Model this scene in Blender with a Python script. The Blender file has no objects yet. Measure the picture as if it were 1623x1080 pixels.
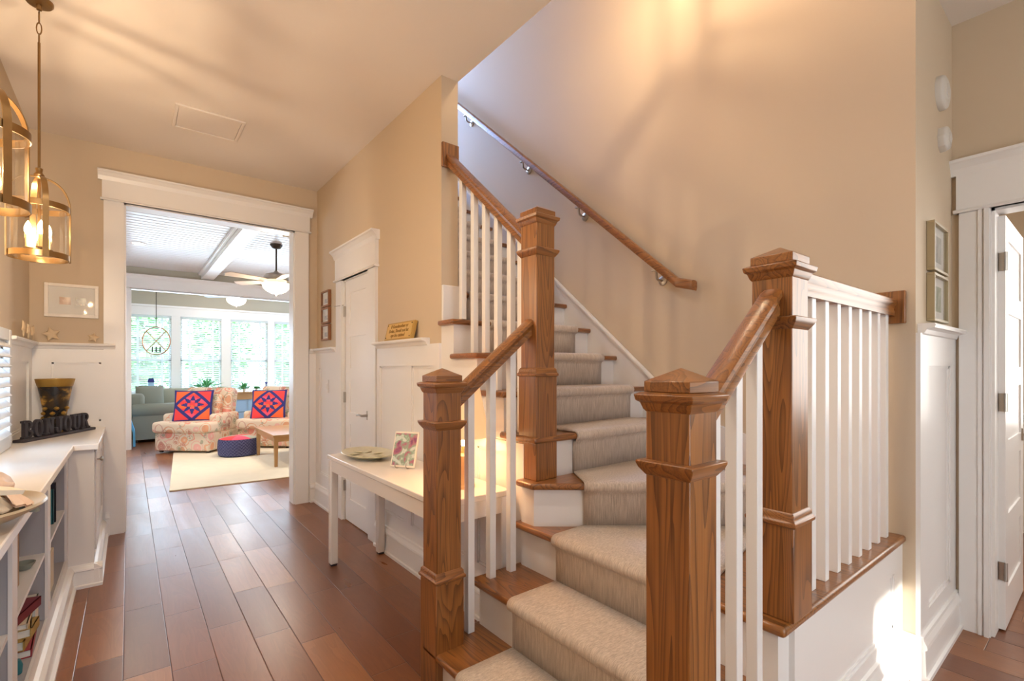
import bpy, bmesh, math, random
from math import sin, cos, radians, pi
from mathutils import Vector, Matrix, Euler

# ------------------------------------------------------------------ camera, world, lights
scene = bpy.context.scene
COL = scene.collection
H = 1.31
cam_d = bpy.data.cameras.new('camera')
cam = bpy.data.objects.new('camera', cam_d); COL.objects.link(cam)
cam_d.sensor_fit = 'HORIZONTAL'; cam_d.sensor_width = 36.0
cam_d.lens = 36.0 * 766 / 1623
cam_d.shift_y = 44.0 / 1623
cam_d.clip_start = 0.02
cam.location = (0, 0, H)
cam.rotation_euler = (pi / 2, 0, -radians(38.4))
scene.camera = cam

vs = scene.view_settings
vs.view_transform = 'Standard'; vs.look = 'None'; vs.gamma = 1.0; vs.use_curve_mapping = False
vs.exposure = 0.0
scene.cycles.use_denoising = True
scene.cycles.max_bounces = 8
scene.cycles.diffuse_bounces = 5
scene.cycles.transparent_max_bounces = 16
scene.cycles.caustics_reflective = False
scene.cycles.caustics_refractive = False
scene.cycles.sample_clamp_indirect = 6.0

world = bpy.data.worlds.new('world'); scene.world = world; world.use_nodes = True
bgn = world.node_tree.nodes['Background']
bgn.inputs[0].default_value = (0.62, 0.80, 1.0, 1); bgn.inputs[1].default_value = 13.0

def area(name, loc, rot, sx, sy, power, color, spread=180):
    l = bpy.data.lights.new(name, 'AREA'); l.shape = 'RECTANGLE'; l.size = sx; l.size_y = sy
    l.energy = power; l.color = color; l.spread = radians(spread)
    o = bpy.data.objects.new(name, l); COL.objects.link(o); o.location = loc; o.rotation_euler = rot
    return o
def disk(name, loc, r, power, color, spread=150):
    l = bpy.data.lights.new(name, 'AREA'); l.shape = 'DISK'; l.size = r * 2
    l.energy = power; l.color = color; l.spread = radians(spread)
    o = bpy.data.objects.new(name, l); COL.objects.link(o); o.location = loc
    return o
def point(name, loc, power, color, r=0.012):
    l = bpy.data.lights.new(name, 'POINT'); l.energy = power; l.color = color; l.shadow_soft_size = r
    o = bpy.data.objects.new(name, l); COL.objects.link(o); o.location = loc
    return o
DAY = (0.64, 0.79, 1.0); WARM = (1.0, 0.76, 0.50); SOFT = (1.0, 0.86, 0.70)
# daylight through the glazed entrance behind the camera
area('entrance_daylight', (0.6, -2.55, 1.5), (pi / 2, 0, 0), 1.8, 2.2, 42, DAY)
area('entrance_side_daylight', (2.6, -2.55, 1.4), (pi / 2, 0, 0), 0.9, 1.6, 2.5, DAY)
# daylight in the sunroom, from its window wall and its side windows
area('sunroom_daylight', (1.9, 12.55, 1.6), (-pi / 2, 0, 0), 4.0, 2.0, 135, DAY)
# upstairs landing window
area('landing_window_daylight', (1.9, 6.1, 5.0), (-pi / 2, 0, 0), 0.9, 1.2, 190, (0.26, 0.46, 1.0))
# room beyond the right-hand door
area('side_room_daylight', (5.2, -0.6, 1.7), (0, pi / 2, 0), 1.6, 1.6, 40, (1.0, 0.97, 0.92))
# unseen fill lamps added under the foyer ceiling, behind and above the camera
for (x, y, p) in ((0.6, -1.4, 5), (2.2, -1.4, 1), (0.6, 1.3, 11)):
    disk('foyer_fill', (x, y, 3.03), 0.07, p, SOFT)
# low sun through the entrance glass
sun_l = bpy.data.lights.new('sun', 'SUN'); sun_l.energy = 12; sun_l.angle = radians(0.8); sun_l.color = (1, 0.96, 0.88)
sun = bpy.data.objects.new('sun', sun_l); COL.objects.link(sun)
SUN_DIR = Vector((2.45, 0.55, 0.10)) - Vector((1.35, -2.5, 1.30))
sun.rotation_euler = SUN_DIR.to_track_quat('-Z', 'Y').to_euler()
sun.location = (1.0, -4.0, 3.0)

# ------------------------------------------------------------------ materials
def nmat(name):
    m = bpy.data.materials.new(name); m.use_nodes = True
    nt = m.node_tree; b = nt.nodes['Principled BSDF']
    return m, nt, b
def mat(name, col, rough=0.5, metal=0.0, spec=0.5, emit=None, estr=0.0, bump=0.0, bscale=200, var=0.0, vscale=4, coat=0.0):
    m, nt, b = nmat(name)
    b.inputs['Base Color'].default_value = (*col, 1); b.inputs['Roughness'].default_value = rough
    b.inputs['Metallic'].default_value = metal; b.inputs['Specular IOR Level'].default_value = spec
    b.inputs['Coat Weight'].default_value = coat
    if emit: b.inputs['Emission Color'].default_value = (*emit, 1); b.inputs['Emission Strength'].default_value = estr
    tc = nt.nodes.new('ShaderNodeTexCoord')
    if var:
        n = nt.nodes.new('ShaderNodeTexNoise'); n.inputs['Scale'].default_value = vscale; n.inputs['Detail'].default_value = 4
        nt.links.new(tc.outputs['Object'], n.inputs['Vector'])
        mx = nt.nodes.new('ShaderNodeMix'); mx.data_type = 'RGBA'
        mx.inputs[6].default_value = (*[c * (1 - var) for c in col], 1); mx.inputs[7].default_value = (*[min(1, c * (1 + var)) for c in col], 1)
        nt.links.new(n.outputs['Fac'], mx.inputs[0]); nt.links.new(mx.outputs[2], b.inputs['Base Color'])
    if bump:
        n = nt.nodes.new('ShaderNodeTexNoise'); n.inputs['Scale'].default_value = bscale; n.inputs['Detail'].default_value = 3
        nt.links.new(tc.outputs['Object'], n.inputs['Vector'])
        bp = nt.nodes.new('ShaderNodeBump'); bp.inputs['Strength'].default_value = bump; bp.inputs['Distance'].default_value = 0.002
        nt.links.new(n.outputs['Fac'], bp.inputs['Height']); nt.links.new(bp.outputs[0], b.inputs['Normal'])
    return m
class NB:                                   # little node-graph helper
    def __init__(s, nt): s.nt = nt
    def n(s, t, **k):
        x = s.nt.nodes.new(t)
        for a, v in k.items(): setattr(x, a, v)
        return x
    def l(s, a, b): s.nt.links.new(a, b)
    def m(s, op, a, b=None, c=None):
        x = s.n('ShaderNodeMath', operation=op)
        for i, v in enumerate((a, b, c)):
            if v is None: continue
            if isinstance(v, (int, float)): x.inputs[i].default_value = v
            else: s.l(v, x.inputs[i])
        return x.outputs[0]
    def mix(s, f, a, b, bt='MIX'):
        x = s.n('ShaderNodeMix', data_type='RGBA', blend_type=bt)
        for i, v in ((0, f), (6, a), (7, b)):
            if isinstance(v, (int, float)): x.inputs[i].default_value = v
            elif isinstance(v, tuple): x.inputs[i].default_value = (*v, 1)
            else: s.l(v, x.inputs[i])
        return x.outputs[2]
    def ramp(s, f, stops, interp='LINEAR'):
        x = s.n('ShaderNodeValToRGB'); x.color_ramp.interpolation = interp
        e = x.color_ramp.elements
        while len(e) < len(stops): e.new(0.5)
        for i, (p, c) in enumerate(stops): e[i].position = p; e[i].color = (*c, 1)
        s.l(f, x.inputs[0]); return x.outputs[0]
    def comb(s, x, y, z):
        c = s.n('ShaderNodeCombineXYZ')
        for i, v in enumerate((x, y, z)):
            if isinstance(v, (int, float)): c.inputs[i].default_value = v
            else: s.l(v, c.inputs[i])
        return c.outputs[0]

def wood(name, axis, light, dark, rough=0.32, seed=0.0, ring=9.0):
    m, nt, b = nmat(name); g = NB(nt)
    tc = g.n('ShaderNodeTexCoord'); sp = g.n('ShaderNodeSeparateXYZ'); g.l(tc.outputs['Object'], sp.inputs[0])
    ax = {'x': (0.09, 1, 1), 'y': (1, 0.09, 1), 'z': (1, 1, 0.09)}[axis]
    oi = g.n('ShaderNodeObjectInfo')
    off = g.m('MULTIPLY', oi.outputs['Random'], 7.0)
    v = g.comb(g.m('ADD', g.m('MULTIPLY', sp.outputs[0], ax[0]), off), g.m('ADD', g.m('MULTIPLY', sp.outputs[1], ax[1]), seed), g.m('MULTIPLY', sp.outputs[2], ax[2]))
    n1 = g.n('ShaderNodeTexNoise'); n1.inputs['Scale'].default_value = ring; n1.inputs['Detail'].default_value = 1.5; n1.inputs['Distortion'].default_value = 0.6
    g.l(v, n1.inputs['Vector'])
    rings = g.m('FRACT', g.m('MULTIPLY', n1.outputs['Fac'], 18.0))
    rings = g.m('POWER', rings, 2.2)
    ax2 = {'x': (3, 220, 220), 'y': (220, 3, 220), 'z': (220, 220, 3)}[axis]
    v2 = g.comb(g.m('MULTIPLY', sp.outputs[0], ax2[0]), g.m('MULTIPLY', sp.outputs[1], ax2[1]), g.m('MULTIPLY', sp.outputs[2], ax2[2]))
    n2 = g.n('ShaderNodeTexNoise'); n2.inputs['Scale'].default_value = 1.0; n2.inputs['Detail'].default_value = 2
    g.l(v2, n2.inputs['Vector'])
    n3 = g.n('ShaderNodeTexNoise'); n3.inputs['Scale'].default_value = 2.5; g.l(v, n3.inputs['Vector'])
    f = g.m('ADD', g.m('MULTIPLY', rings, 0.55), g.m('MULTIPLY', g.m('SUBTRACT', n2.outputs['Fac'], 0.3), 0.8))
    f = g.m('ADD', f, g.m('MULTIPLY', g.m('SUBTRACT', n3.outputs['Fac'], 0.5), 0.5))
    c = g.ramp(f, [(0.05, light), (0.9, dark)])
    g.l(c, b.inputs['Base Color']); b.inputs['Roughness'].default_value = rough
    b.inputs['Coat Weight'].default_value = 0.5; b.inputs['Coat Roughness'].default_value = 0.32
    bp = g.n('ShaderNodeBump'); bp.inputs['Strength'].default_value = 0.15; bp.inputs['Distance'].default_value = 0.001
    g.l(n2.outputs['Fac'], bp.inputs['Height']); g.l(bp.outputs[0], b.inputs['Normal'])
    return m

def floor_mat():
    m, nt, b = nmat('hickory_planks'); g = NB(nt)
    ge = g.n('ShaderNodeNewGeometry'); sp = g.n('ShaderNodeSeparateXYZ'); g.l(ge.outputs['Position'], sp.inputs[0])
    W = 0.165
    xr = g.m('DIVIDE', g.m('ADD', sp.outputs[0], 0.02 + 16.5), W)
    row = g.m('FLOOR', xr); fx = g.m('FRACT', xr)
    wn = g.n('ShaderNodeTexWhiteNoise', noise_dimensions='1D'); g.l(row, wn.inputs['W'])
    L = g.m('ADD', 0.55, g.m('MULTIPLY', wn.outputs['Value'], 0.5))
    yr = g.m('DIVIDE', g.m('ADD', g.m('ADD', sp.outputs[1], 30.0), g.m('MULTIPLY', wn.outputs['Value'], 3.7)), L)
    idx = g.m('FLOOR', yr); fy = g.m('FRACT', yr)
    wn2 = g.n('ShaderNodeTexWhiteNoise', noise_dimensions='2D'); g.l(g.comb(row, idx, 0), wn2.inputs['Vector'])
    # seams
    dx = g.m('MULTIPLY', g.m('MINIMUM', fx, g.m('SUBTRACT', 1.0, fx)), W)
    dy = g.m('MULTIPLY', g.m('MINIMUM', fy, g.m('SUBTRACT', 1.0, fy)), L)
    d = g.m('MINIMUM', dx, dy)
    seam = g.m('SUBTRACT', 1.0, g.m('MINIMUM', g.m('DIVIDE', d, 0.0028), 1.0))
    v = g.comb(g.m('ADD', g.m('MULTIPLY', sp.outputs[0], 1.0), g.m('MULTIPLY', wn2.outputs['Value'], 9.0)), g.m('MULTIPLY', sp.outputs[1], 0.16), g.m('MULTIPLY', wn2.outputs['Value'], 5.0))
    n1 = g.n('ShaderNodeTexNoise'); n1.inputs['Scale'].default_value = 9; n1.inputs['Detail'].default_value = 3; n1.inputs['Distortion'].default_value = 0.8; g.l(v, n1.inputs['Vector'])
    rings = g.m('FRACT', g.m('MULTIPLY', n1.outputs['Fac'], 7.0))
    v2 = g.comb(g.m('MULTIPLY', sp.outputs[0], 130.0), g.m('MULTIPLY', sp.outputs[1], 5.0), wn2.outputs['Value'])
    n2 = g.n('ShaderNodeTexNoise'); n2.inputs['Scale'].default_value = 1; n2.inputs['Detail'].default_value = 2; g.l(v2, n2.inputs['Vector'])
    base = g.ramp(wn2.outputs['Value'], [(0.0, (0.175, 0.060, 0.024)), (0.35, (0.245, 0.088, 0.034)), (0.7, (0.310, 0.118, 0.042)), (1.0, (0.40, 0.168, 0.062))])
    f = g.m('ADD', g.m('MULTIPLY', rings, 0.25), g.m('MULTIPLY', n2.outputs['Fac'], 0.45))
    c = g.mix(g.m('MULTIPLY', f, 0.6), base, (0.085, 0.030, 0.014))
    c = g.mix(g.m('MULTIPLY', seam, 0.75), c, (0.03, 0.012, 0.008))
    g.l(c, b.inputs['Base Color'])
    r = g.m('ADD', 0.23, g.m('MULTIPLY', n1.outputs['Fac'], 0.16)); g.l(r, b.inputs['Roughness'])
    b.inputs['Specular IOR Level'].default_value = 0.6
    hgt = g.m('SUBTRACT', g.m('MULTIPLY', n1.outputs['Fac'], 0.35), seam)
    bp = g.n('ShaderNodeBump'); bp.inputs['Strength'].default_value = 0.5; bp.inputs['Distance'].default_value = 0.003
    g.l(hgt, bp.inputs['Height']); g.l(bp.outputs[0], b.inputs['Normal'])
    return m

def carpet_mat():
    m, nt, b = nmat('ribbed_carpet'); g = NB(nt)
    ge = g.n('ShaderNodeNewGeometry'); sp = g.n('ShaderNodeSeparateXYZ'); g.l(ge.outputs['Position'], sp.inputs[0])
    a = g.n('ShaderNodeAttribute', attribute_name='across')          # distance across the runner, metres
    v = g.comb(g.m('MULTIPLY', a.outputs['Fac'], 330.0), g.m('MULTIPLY', g.m('ADD', sp.outputs[0], sp.outputs[1]), 60.0), g.m('MULTIPLY', sp.outputs[2], 16.0))
    n1 = g.n('ShaderNodeTexNoise'); n1.inputs['Scale'].default_value = 1; n1.inputs['Detail'].default_value = 2; g.l(v, n1.inputs['Vector'])
    n2 = g.n('ShaderNodeTexNoise'); n2.inputs['Scale'].default_value = 400; g.l(ge.outputs['Position'], n2.inputs['Vector'])
    f = g.m('ADD', g.m('MULTIPLY', n1.outputs['Fac'], 0.8), g.m('MULTIPLY', n2.outputs['Fac'], 0.3))
    c = g.ramp(f, [(0.35, (0.46, 0.375, 0.30)), (0.78, (0.78, 0.67, 0.57))])
    g.l(c, b.inputs['Base Color']); b.inputs['Roughness'].default_value = 0.95; b.inputs['Specular IOR Level'].default_value = 0.1
    b.inputs['Sheen Weight'].default_value = 0.3
    bp = g.n('ShaderNodeBump'); bp.inputs['Strength'].default_value = 0.7; bp.inputs['Distance'].default_value = 0.004
    g.l(f, bp.inputs['Height']); g.l(bp.outputs[0], b.inputs['Normal'])
    return m

M = {}
M['wall'] = mat('tan_wall_paint', (0.62, 0.50, 0.358), 0.7, bump=0.08, bscale=350)
M['wall2'] = mat('greige_wall_paint', (0.46, 0.42, 0.33), 0.7)
M['ceil'] = mat('ceiling_paint', (0.80, 0.73, 0.66), 0.8)
M['white'] = mat('white_trim_paint', (0.83, 0.81, 0.79), 0.32)
M['whiteceil'] = mat('white_beadboard_paint', (0.74, 0.72, 0.74), 0.28)
M['floor'] = floor_mat()
OL, OD = (0.34, 0.130, 0.030), (0.070, 0.021, 0.005)
M['oak_z'] = wood('stained_oak_upright', 'z', OL, OD)
M['oak_x'] = wood('stained_oak_along_x', 'x', OL, OD, seed=3)
M['oak_y'] = wood('stained_oak_along_y', 'y', OL, OD, seed=5)
M['carpet'] = carpet_mat()
M['brass'] = mat('aged_brass', (0.30, 0.19, 0.085), 0.32, metal=1.0, var=0.2, vscale=20)
M['nickel'] = mat('satin_nickel', (0.46, 0.42, 0.37), 0.3, metal=1.0)
M['dark'] = mat('dark_bronze', (0.05, 0.035, 0.025), 0.45, metal=0.4)

# ------------------------------------------------------------------ mesh helpers
WL = {}
def wloc(o):
    return WL.get(o, Vector((0, 0, 0)))
class MB:
    def __init__(s): s.v = []; s.f = []; s.mi = []; s.cur = 0
    def add(s, vs, fs):
        n = len(s.v); s.v += [tuple(p) for p in vs]
        for f in fs: s.f.append(tuple(i + n for i in f)); s.mi.append(s.cur)
        return s
    def box(s, x0, x1, y0, y1, z0, z1):
        x0, x1 = min(x0, x1), max(x0, x1); y0, y1 = min(y0, y1), max(y0, y1); z0, z1 = min(z0, z1), max(z0, z1)
        return s.add([(x0, y0, z0), (x1, y0, z0), (x1, y1, z0), (x0, y1, z0), (x0, y0, z1), (x1, y0, z1), (x1, y1, z1), (x0, y1, z1)],
                     [(0, 3, 2, 1), (4, 5, 6, 7), (0, 1, 5, 4), (1, 2, 6, 5), (2, 3, 7, 6), (3, 0, 4, 7)])
    def bc(s, c, d): return s.box(c[0] - d[0] / 2, c[0] + d[0] / 2, c[1] - d[1] / 2, c[1] + d[1] / 2, c[2] - d[2] / 2, c[2] + d[2] / 2)
    def frustum(s, cx, cy, z0, w0, z1, w1, d0=None, d1=None):
        d0 = w0 if d0 is None else d0; d1 = w1 if d1 is None else d1
        q = []
        for z, w, d in ((z0, w0, d0), (z1, w1, d1)):
            q += [(cx - w / 2, cy - d / 2, z), (cx + w / 2, cy - d / 2, z), (cx + w / 2, cy + d / 2, z), (cx - w / 2, cy + d / 2, z)]
        return s.add(q, [(0, 3, 2, 1), (4, 5, 6, 7), (0, 1, 5, 4), (1, 2, 6, 5), (2, 3, 7, 6), (3, 0, 4, 7)])
    def stack(s, cx, cy, prof):              # square-section turning: [(z, w), ...]
        q = []
        for z, w in prof: q += [(cx - w / 2, cy - w / 2, z), (cx + w / 2, cy - w / 2, z), (cx + w / 2, cy + w / 2, z), (cx - w / 2, cy + w / 2, z)]
        n = len(prof); fs = [(3, 2, 1, 0), tuple(4 * (n - 1) + i for i in range(4))]
        for k in range(n - 1):
            for i in range(4): j = (i + 1) % 4; fs.append((4 * k + i, 4 * k + j, 4 * k + 4 + j, 4 * k + 4 + i))
        return s.add(q, fs)
    def prism(s, poly, z0, z1):              # polygon in XY (CCW)
        n = len(poly)
        q = [(x, y, z0) for x, y in poly] + [(x, y, z1) for x, y in poly]
        return s.add(q, [tuple(range(n - 1, -1, -1)), tuple(range(n, 2 * n))] + [(i, (i + 1) % n, n + (i + 1) % n, n + i) for i in range(n)])
    def prism3(s, pts, off):                 # any planar polygon pushed along a vector
        n = len(pts); o = Vector(off)
        q = [tuple(p) for p in pts] + [tuple(Vector(p) + o) for p in pts]
        return s.add(q, [tuple(range(n - 1, -1, -1)), tuple(range(n, 2 * n))] + [(i, (i + 1) % n, n + (i + 1) % n, n + i) for i in range(n)])
    def lathe(s, prof, c=(0, 0, 0), n=24, cap=True):
        q = []
        for r, z in prof:
            for k in range(n): a = 2 * pi * k / n; q.append((c[0] + r * cos(a), c[1] + r * sin(a), c[2] + z))
        fs = []
        for i in range(len(prof) - 1):
            for k in range(n): j = (k + 1) % n; fs.append((i * n + k, i * n + j, (i + 1) * n + j, (i + 1) * n + k))
        if cap: fs.append(tuple(range(n - 1, -1, -1))); b = (len(prof) - 1) * n; fs.append(tuple(range(b, b + n)))
        return s.add(q, fs)
    def tube(s, pts, r, n=8, closed=False):
        pts = [Vector(p) for p in pts]; m = len(pts); rings = []
        rr = r if isinstance(r, (list, tuple)) else [r] * m
        up = None
        for i, p in enumerate(pts):
            if closed: t = (pts[(i + 1) % m] - pts[i - 1]).normalized()
            else: t = (pts[min(i + 1, m - 1)] - pts[max(i - 1, 0)]).normalized()
            if up is None:
                up = Vector((0, 0, 1)) if abs(t.z) < 0.9 else Vector((1, 0, 0))
            a = t.cross(up).normalized(); bb = a.cross(t).normalized(); up = bb
            rings.append([p + rr[i] * (cos(2 * pi * k / n) * a + sin(2 * pi * k / n) * bb) for k in range(n)])
        q = [tuple(x) for rg in rings for x in rg]; fs = []
        for i in range(m if closed else m - 1):
            j2 = (i + 1) % m
            for k in range(n): j = (k + 1) % n; fs.append((i * n + k, i * n + j, j2 * n + j, j2 * n + k))
        if not closed: fs.append(tuple(range(n - 1, -1, -1))); fs.append(tuple(range((m - 1) * n, m * n)))
        return s.add(q, fs)
    def sweep(s, prof, p0, p1, side, up=(0, 0, 1), sheared=True):
        # prof = [(a, b)], a along `side`, b along `up`, straight from p0 to p1
        side = Vector(side); up = Vector(up); n = len(prof)
        q = [Vector(p0) + a * side + b * up for a, b in prof] + [Vector(p1) + a * side + b * up for a, b in prof]
        return s.add(q, [tuple(range(n)), tuple(range(2 * n - 1, n - 1, -1))] + [(i, n + i, n + (i + 1) % n, (i + 1) % n) for i in range(n)])
    def band(s, pts, wdir_fn, w, t):
        # flat strap following pts; width direction per point, thickness along the normal
        pts = [Vector(p) for p in pts]; q = []
        m = len(pts)
        for i, p in enumerate(pts):
            tg = (pts[min(i + 1, m - 1)] - pts[max(i - 1, 0)]).normalized()
            wd = Vector(wdir_fn(i, p)).normalized(); nn = tg.cross(wd).normalized()
            for a, b in ((-1, -1), (1, -1), (1, 1), (-1, 1)): q.append(p + wd * a * w / 2 + nn * b * t / 2)
        fs = [(0, 1, 2, 3), tuple(4 * (m - 1) + k for k in (3, 2, 1, 0))]
        for i in range(m - 1):
            for k in range(4): j = (k + 1) % 4; fs.append((4 * i + k, 4 * i + 4 + k, 4 * i + 4 + j, 4 * i + j))
        return s.add(q, fs)
    def xform(s, mtx):
        s.v = [tuple(mtx @ Vector(p)) for p in s.v]; return s
    def build(s, name, m, parent=None, bevel=0.0, seg=2, smooth=False, subsurf=0, pivot=None, autosmooth=True):
        vs_ = [Vector(p) for p in s.v]
        lo = Vector([min(p[i] for p in vs_) for i in range(3)]); hi = Vector([max(p[i] for p in vs_) for i in range(3)])
        c = Vector(pivot) if pivot is not None else Vector(((lo.x + hi.x) / 2, (lo.y + hi.y) / 2, lo.z))
        me = bpy.data.meshes.new(name); me.from_pydata([tuple(p - c) for p in vs_], [], s.f)
        mats = m if isinstance(m, (list, tuple)) else [m]
        for x in mats: me.materials.append(x)
        if len(mats) > 1:
            for p, k in zip(me.polygons, s.mi): p.material_index = k
        bm = bmesh.new(); bm.from_mesh(me); bmesh.ops.recalc_face_normals(bm, faces=bm.faces[:]); bm.to_mesh(me); bm.free()
        o = bpy.data.objects.new(name, me); COL.objects.link(o)
        o.location = c - wloc(parent) if parent else c
        if parent: o.parent = parent
        WL[o] = c
        if bevel:
            md = o.modifiers.new('bevel', 'BEVEL'); md.width = bevel; md.segments = seg; md.limit_method = 'ANGLE'; md.angle_limit = radians(40)
            md.harden_normals = False
        if subsurf:
            md = o.modifiers.new('subsurf', 'SUBSURF'); md.levels = subsurf; md.render_levels = subsurf
        if smooth or bevel or subsurf:
            for p in me.polygons: p.use_smooth = True
            if (smooth and autosmooth) or bevel: smooth_by_angle(me, o, 40)
        return o
def smooth_by_angle(me, o, deg):
    bm = bmesh.new(); bm.from_mesh(me); a = radians(deg)
    for e in bm.edges:
        if len(e.link_faces) == 2 and e.calc_face_angle(0) > a: e.smooth = False
    bm.to_mesh(me); bm.free()
def tag(o, label=None, cat=None, group=None, kind=None):
    if label: o['label'] = label
    if cat: o['category'] = cat
    if group: o['group'] = group
    if kind: o['kind'] = kind
    return o
def thing(name, label, cat, loc, group=None, kind=None):
    o = bpy.data.objects.new(name, None); COL.objects.link(o); o.location = loc; o.empty_display_size = 0.1
    WL[o] = Vector(loc); tag(o, label, cat, group, kind); return o
def struct(mb, name, m, label=None, cat=None, parent=None, **k):
    o = mb.build(name, m, parent, **k)
    if parent is None: tag(o, label, cat, None, 'structure')
    return o
def kids(o): return [c for c in bpy.data.objects if c.parent == o]
def dup(o, parent=None):
    c = o.copy(); COL.objects.link(c)
    if parent is not None: c.parent = parent
    WL[c] = wloc(o)
    for ch in kids(o): dup(ch, c)
    return c

# ------------------------------------------------------------------ key dimensions
XL, XH, XHB, XW, XR = -0.57, 1.46, 1.575, 2.60, 3.30      # left wall, hall wall faces, stair wall, door wall
YF, YE, YC = 4.95, 2.52, 0.54                             # far wall, end of hall wall, short wall by the stairs
ZC = 3.06                                                 # ceiling
ZU = 5.8                                                  # stairwell ceiling
RISE = 0.199

# ------------------------------------------------------------------ the shell
struct(MB().box(-2.0, 6.2, -2.6, 12.95, -0.08, 0.0), 'floor', M['floor'], 'reddish brown hickory plank floor running through hall and living room', 'floor')
T = 0.12
def slab_with_holes(mb, plane, pos0, pos1, a0, a1, z0, z1, holes):
    """wall slab (thickness pos0..pos1) with rectangular holes (a0,a1,z0,z1)"""
    As = sorted({a0, a1, *[h[0] for h in holes], *[h[1] for h in holes]}); Zs = sorted({z0, z1, *[h[2] for h in holes], *[h[3] for h in holes]})
    As = [a for a in As if a0 <= a <= a1]; Zs = [z for z in Zs if z0 <= z <= z1]
    for i in range(len(As) - 1):
        for j in range(len(Zs) - 1):
            ca, cz = (As[i] + As[i + 1]) / 2, (Zs[j] + Zs[j + 1]) / 2
            if any(h[0] < ca < h[1] and h[2] < cz < h[3] for h in holes): continue
            if plane == 'x': mb.box(pos0, pos1, As[i], As[i + 1], Zs[j], Zs[j + 1])
            else: mb.box(As[i], As[i + 1], pos0, pos1, Zs[j], Zs[j + 1])
    return mb
def wall(name, plane, p0, p1, a0, a1, z0, z1, holes=(), m='wall', label=None):
    return struct(slab_with_holes(MB(), plane, p0, p1, a0, a1, z0, z1, list(holes)), name, M[m], label, 'wall')
DOORZ = 2.07
wall('wall_left', 'x', XL - T, XL, -2.6, YF, 0, ZC, [(2.87, 3.96, 0.88, 1.50)], label='tan left hall wall above the built-in shelves')
wall('wall_far', 'y', YF, YF + 0.15, -2.0, XH + T, 0, ZC, [(-0.03, 1.25, 0, 2.626)], label='tan far hall wall around the wide cased opening')
wall('wall_hall', 'x', XH, XHB, YE, YF, 0, ZC, [(3.60, 4.19, 0, DOORZ)], label='tan hall wall with the narrow white closet door')
wall('wall_stair', 'x', XW, XW + T, YC, 6.3, 0, ZU, label='large tan wall rising beside the staircase')
wall('wall_short', 'y', YC, YC + T, XW + T, XR, 0, ZC, label='short tan wall with two alarms and two small framed prints')
wall('wall_door', 'x', XR, XR + T, -2.6, YC + T, 0, ZC, [(-0.42, 0.395, 0, 2.09)], label='tan wall around the open white door on the right')
wall('wall_entrance', 'y', -2.6, -2.5, XL, XR, 0, ZC, [(-0.3, 1.55, 0.25, 2.5), (2.2, 3.0, 0.6, 2.2)])
wall('wall_sun_mask', 'y', -3.6, -3.5, -6, 8, -0.4, 4.5, [(0.76, 1.13, 1.58, 2.02)])  # unseen wall added outside the entrance; its gap shapes the sun patch
# stairwell upper storey
wall('wall_stairwell_left', 'x', XHB - T, XHB, 0.42, 6.3, ZC + 0.3, ZU)
wall('wall_stairwell_near', 'y', 0.42, YC, XHB - T, XW + T, ZC + 0.3, ZU)
wall('wall_stairwell_far', 'y', 6.2, 6.3, XHB - T, XW, 2.9, ZU, [(1.7, 2.5, 4.1, 5.3)])
struct(MB().box(XHB - T, XW + T, 0.42, 6.3, ZU, ZU + 0.1), 'ceiling_stairwell', M['ceil'])
struct(MB().box(XHB, XW, 4.78, 6.2, 3.16, 3.36), 'floor_landing', M['floor'])
# foyer ceiling with the stairwell opening
cb = MB()
cb.box(XL - T, XHB, -2.6, YF + 0.15, ZC, ZC + 0.3)
cb.box(XHB, XR + T, -2.6, 0.46, ZC, ZC + 0.3)
cb.box(XW + T, XR + T, 0.46, YC + T, ZC, ZC + 0.3)
cb.box(XHB, XW + T, 4.9, 5.1, ZC - 0.2, ZC + 0.3)
struct(cb, 'ceiling', M['ceil'], 'warm white hall ceiling with lantern shadows', 'ceiling')
# side room beyond the right door
wall('wall_side_room_far', 'x', 5.6, 5.7, -2.6, 2.2, 0, 2.8)
wall('wall_side_room_right', 'y', 0.95, 1.05, XR + T, 5.6, 0, 2.8, m='white')
wall('wall_side_room_left', 'y', -2.6, -2.5, XR + T, 5.6, 0, 2.8)
struct(MB().box(XR + T, 5.7, -2.6, 2.2, 2.8, 2.9), 'ceiling_side_room', M['whiteceil'])
# living room and sunroom
LZ = 2.95
cl = MB().box(-2.0, 5.6, YF + 0.15, 9.9, LZ, LZ + 0.1)
struct(cl, 'ceiling_living_room', M['whiteceil'], 'white boarded living room ceiling seen through the opening', 'ceiling')
struct(MB().box(-2.0, 6.2, 9.9, 12.95, 2.98, 3.08), 'ceiling_sunroom', M['whiteceil'])
wall('wall_living_left', 'x', -2.1, -2.0, YF, 12.95, 0, 3.0, [(6.9, 8.1, 0.9, 1.9)])
wall('wall_living_right', 'x', 5.5, 5.6, YF, 9.9, 0, 3.0, [(6.6, 8.2, 0.9, 2.0)])
wall('wall_living_near', 'y', YF, YF + 0.15, XH + T, 5.6, 0, 3.0)
wall('wall_sunroom_right', 'x', 6.0, 6.1, 9.9, 12.95, 0, 3.0, [(10.0, 12.3, 0.6, 2.4)])
wall('wall_living_far', 'y', 9.9, 10.02, -2.0, 6.1, 0, 3.0, [(0.02, 5.0, 0, 2.60)], m='wall2', label='tan wall strip above the wide sunroom opening')
WINS = [(-0.90, -0.10), (-0.02, 0.72), (0.88, 1.66), (1.84, 2.62), (2.77, 3.55), (3.70, 4.48)]
WZ0, WZ1 = 0.55, 2.44
wall('wall_sunroom_far', 'y', 12.8, 12.92, -2.0, 6.1, 0, 3.0, [(a, b, WZ0, WZ1) for a, b in WINS], m='wall2', label='sunroom wall holding the row of tall windows')

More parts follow.
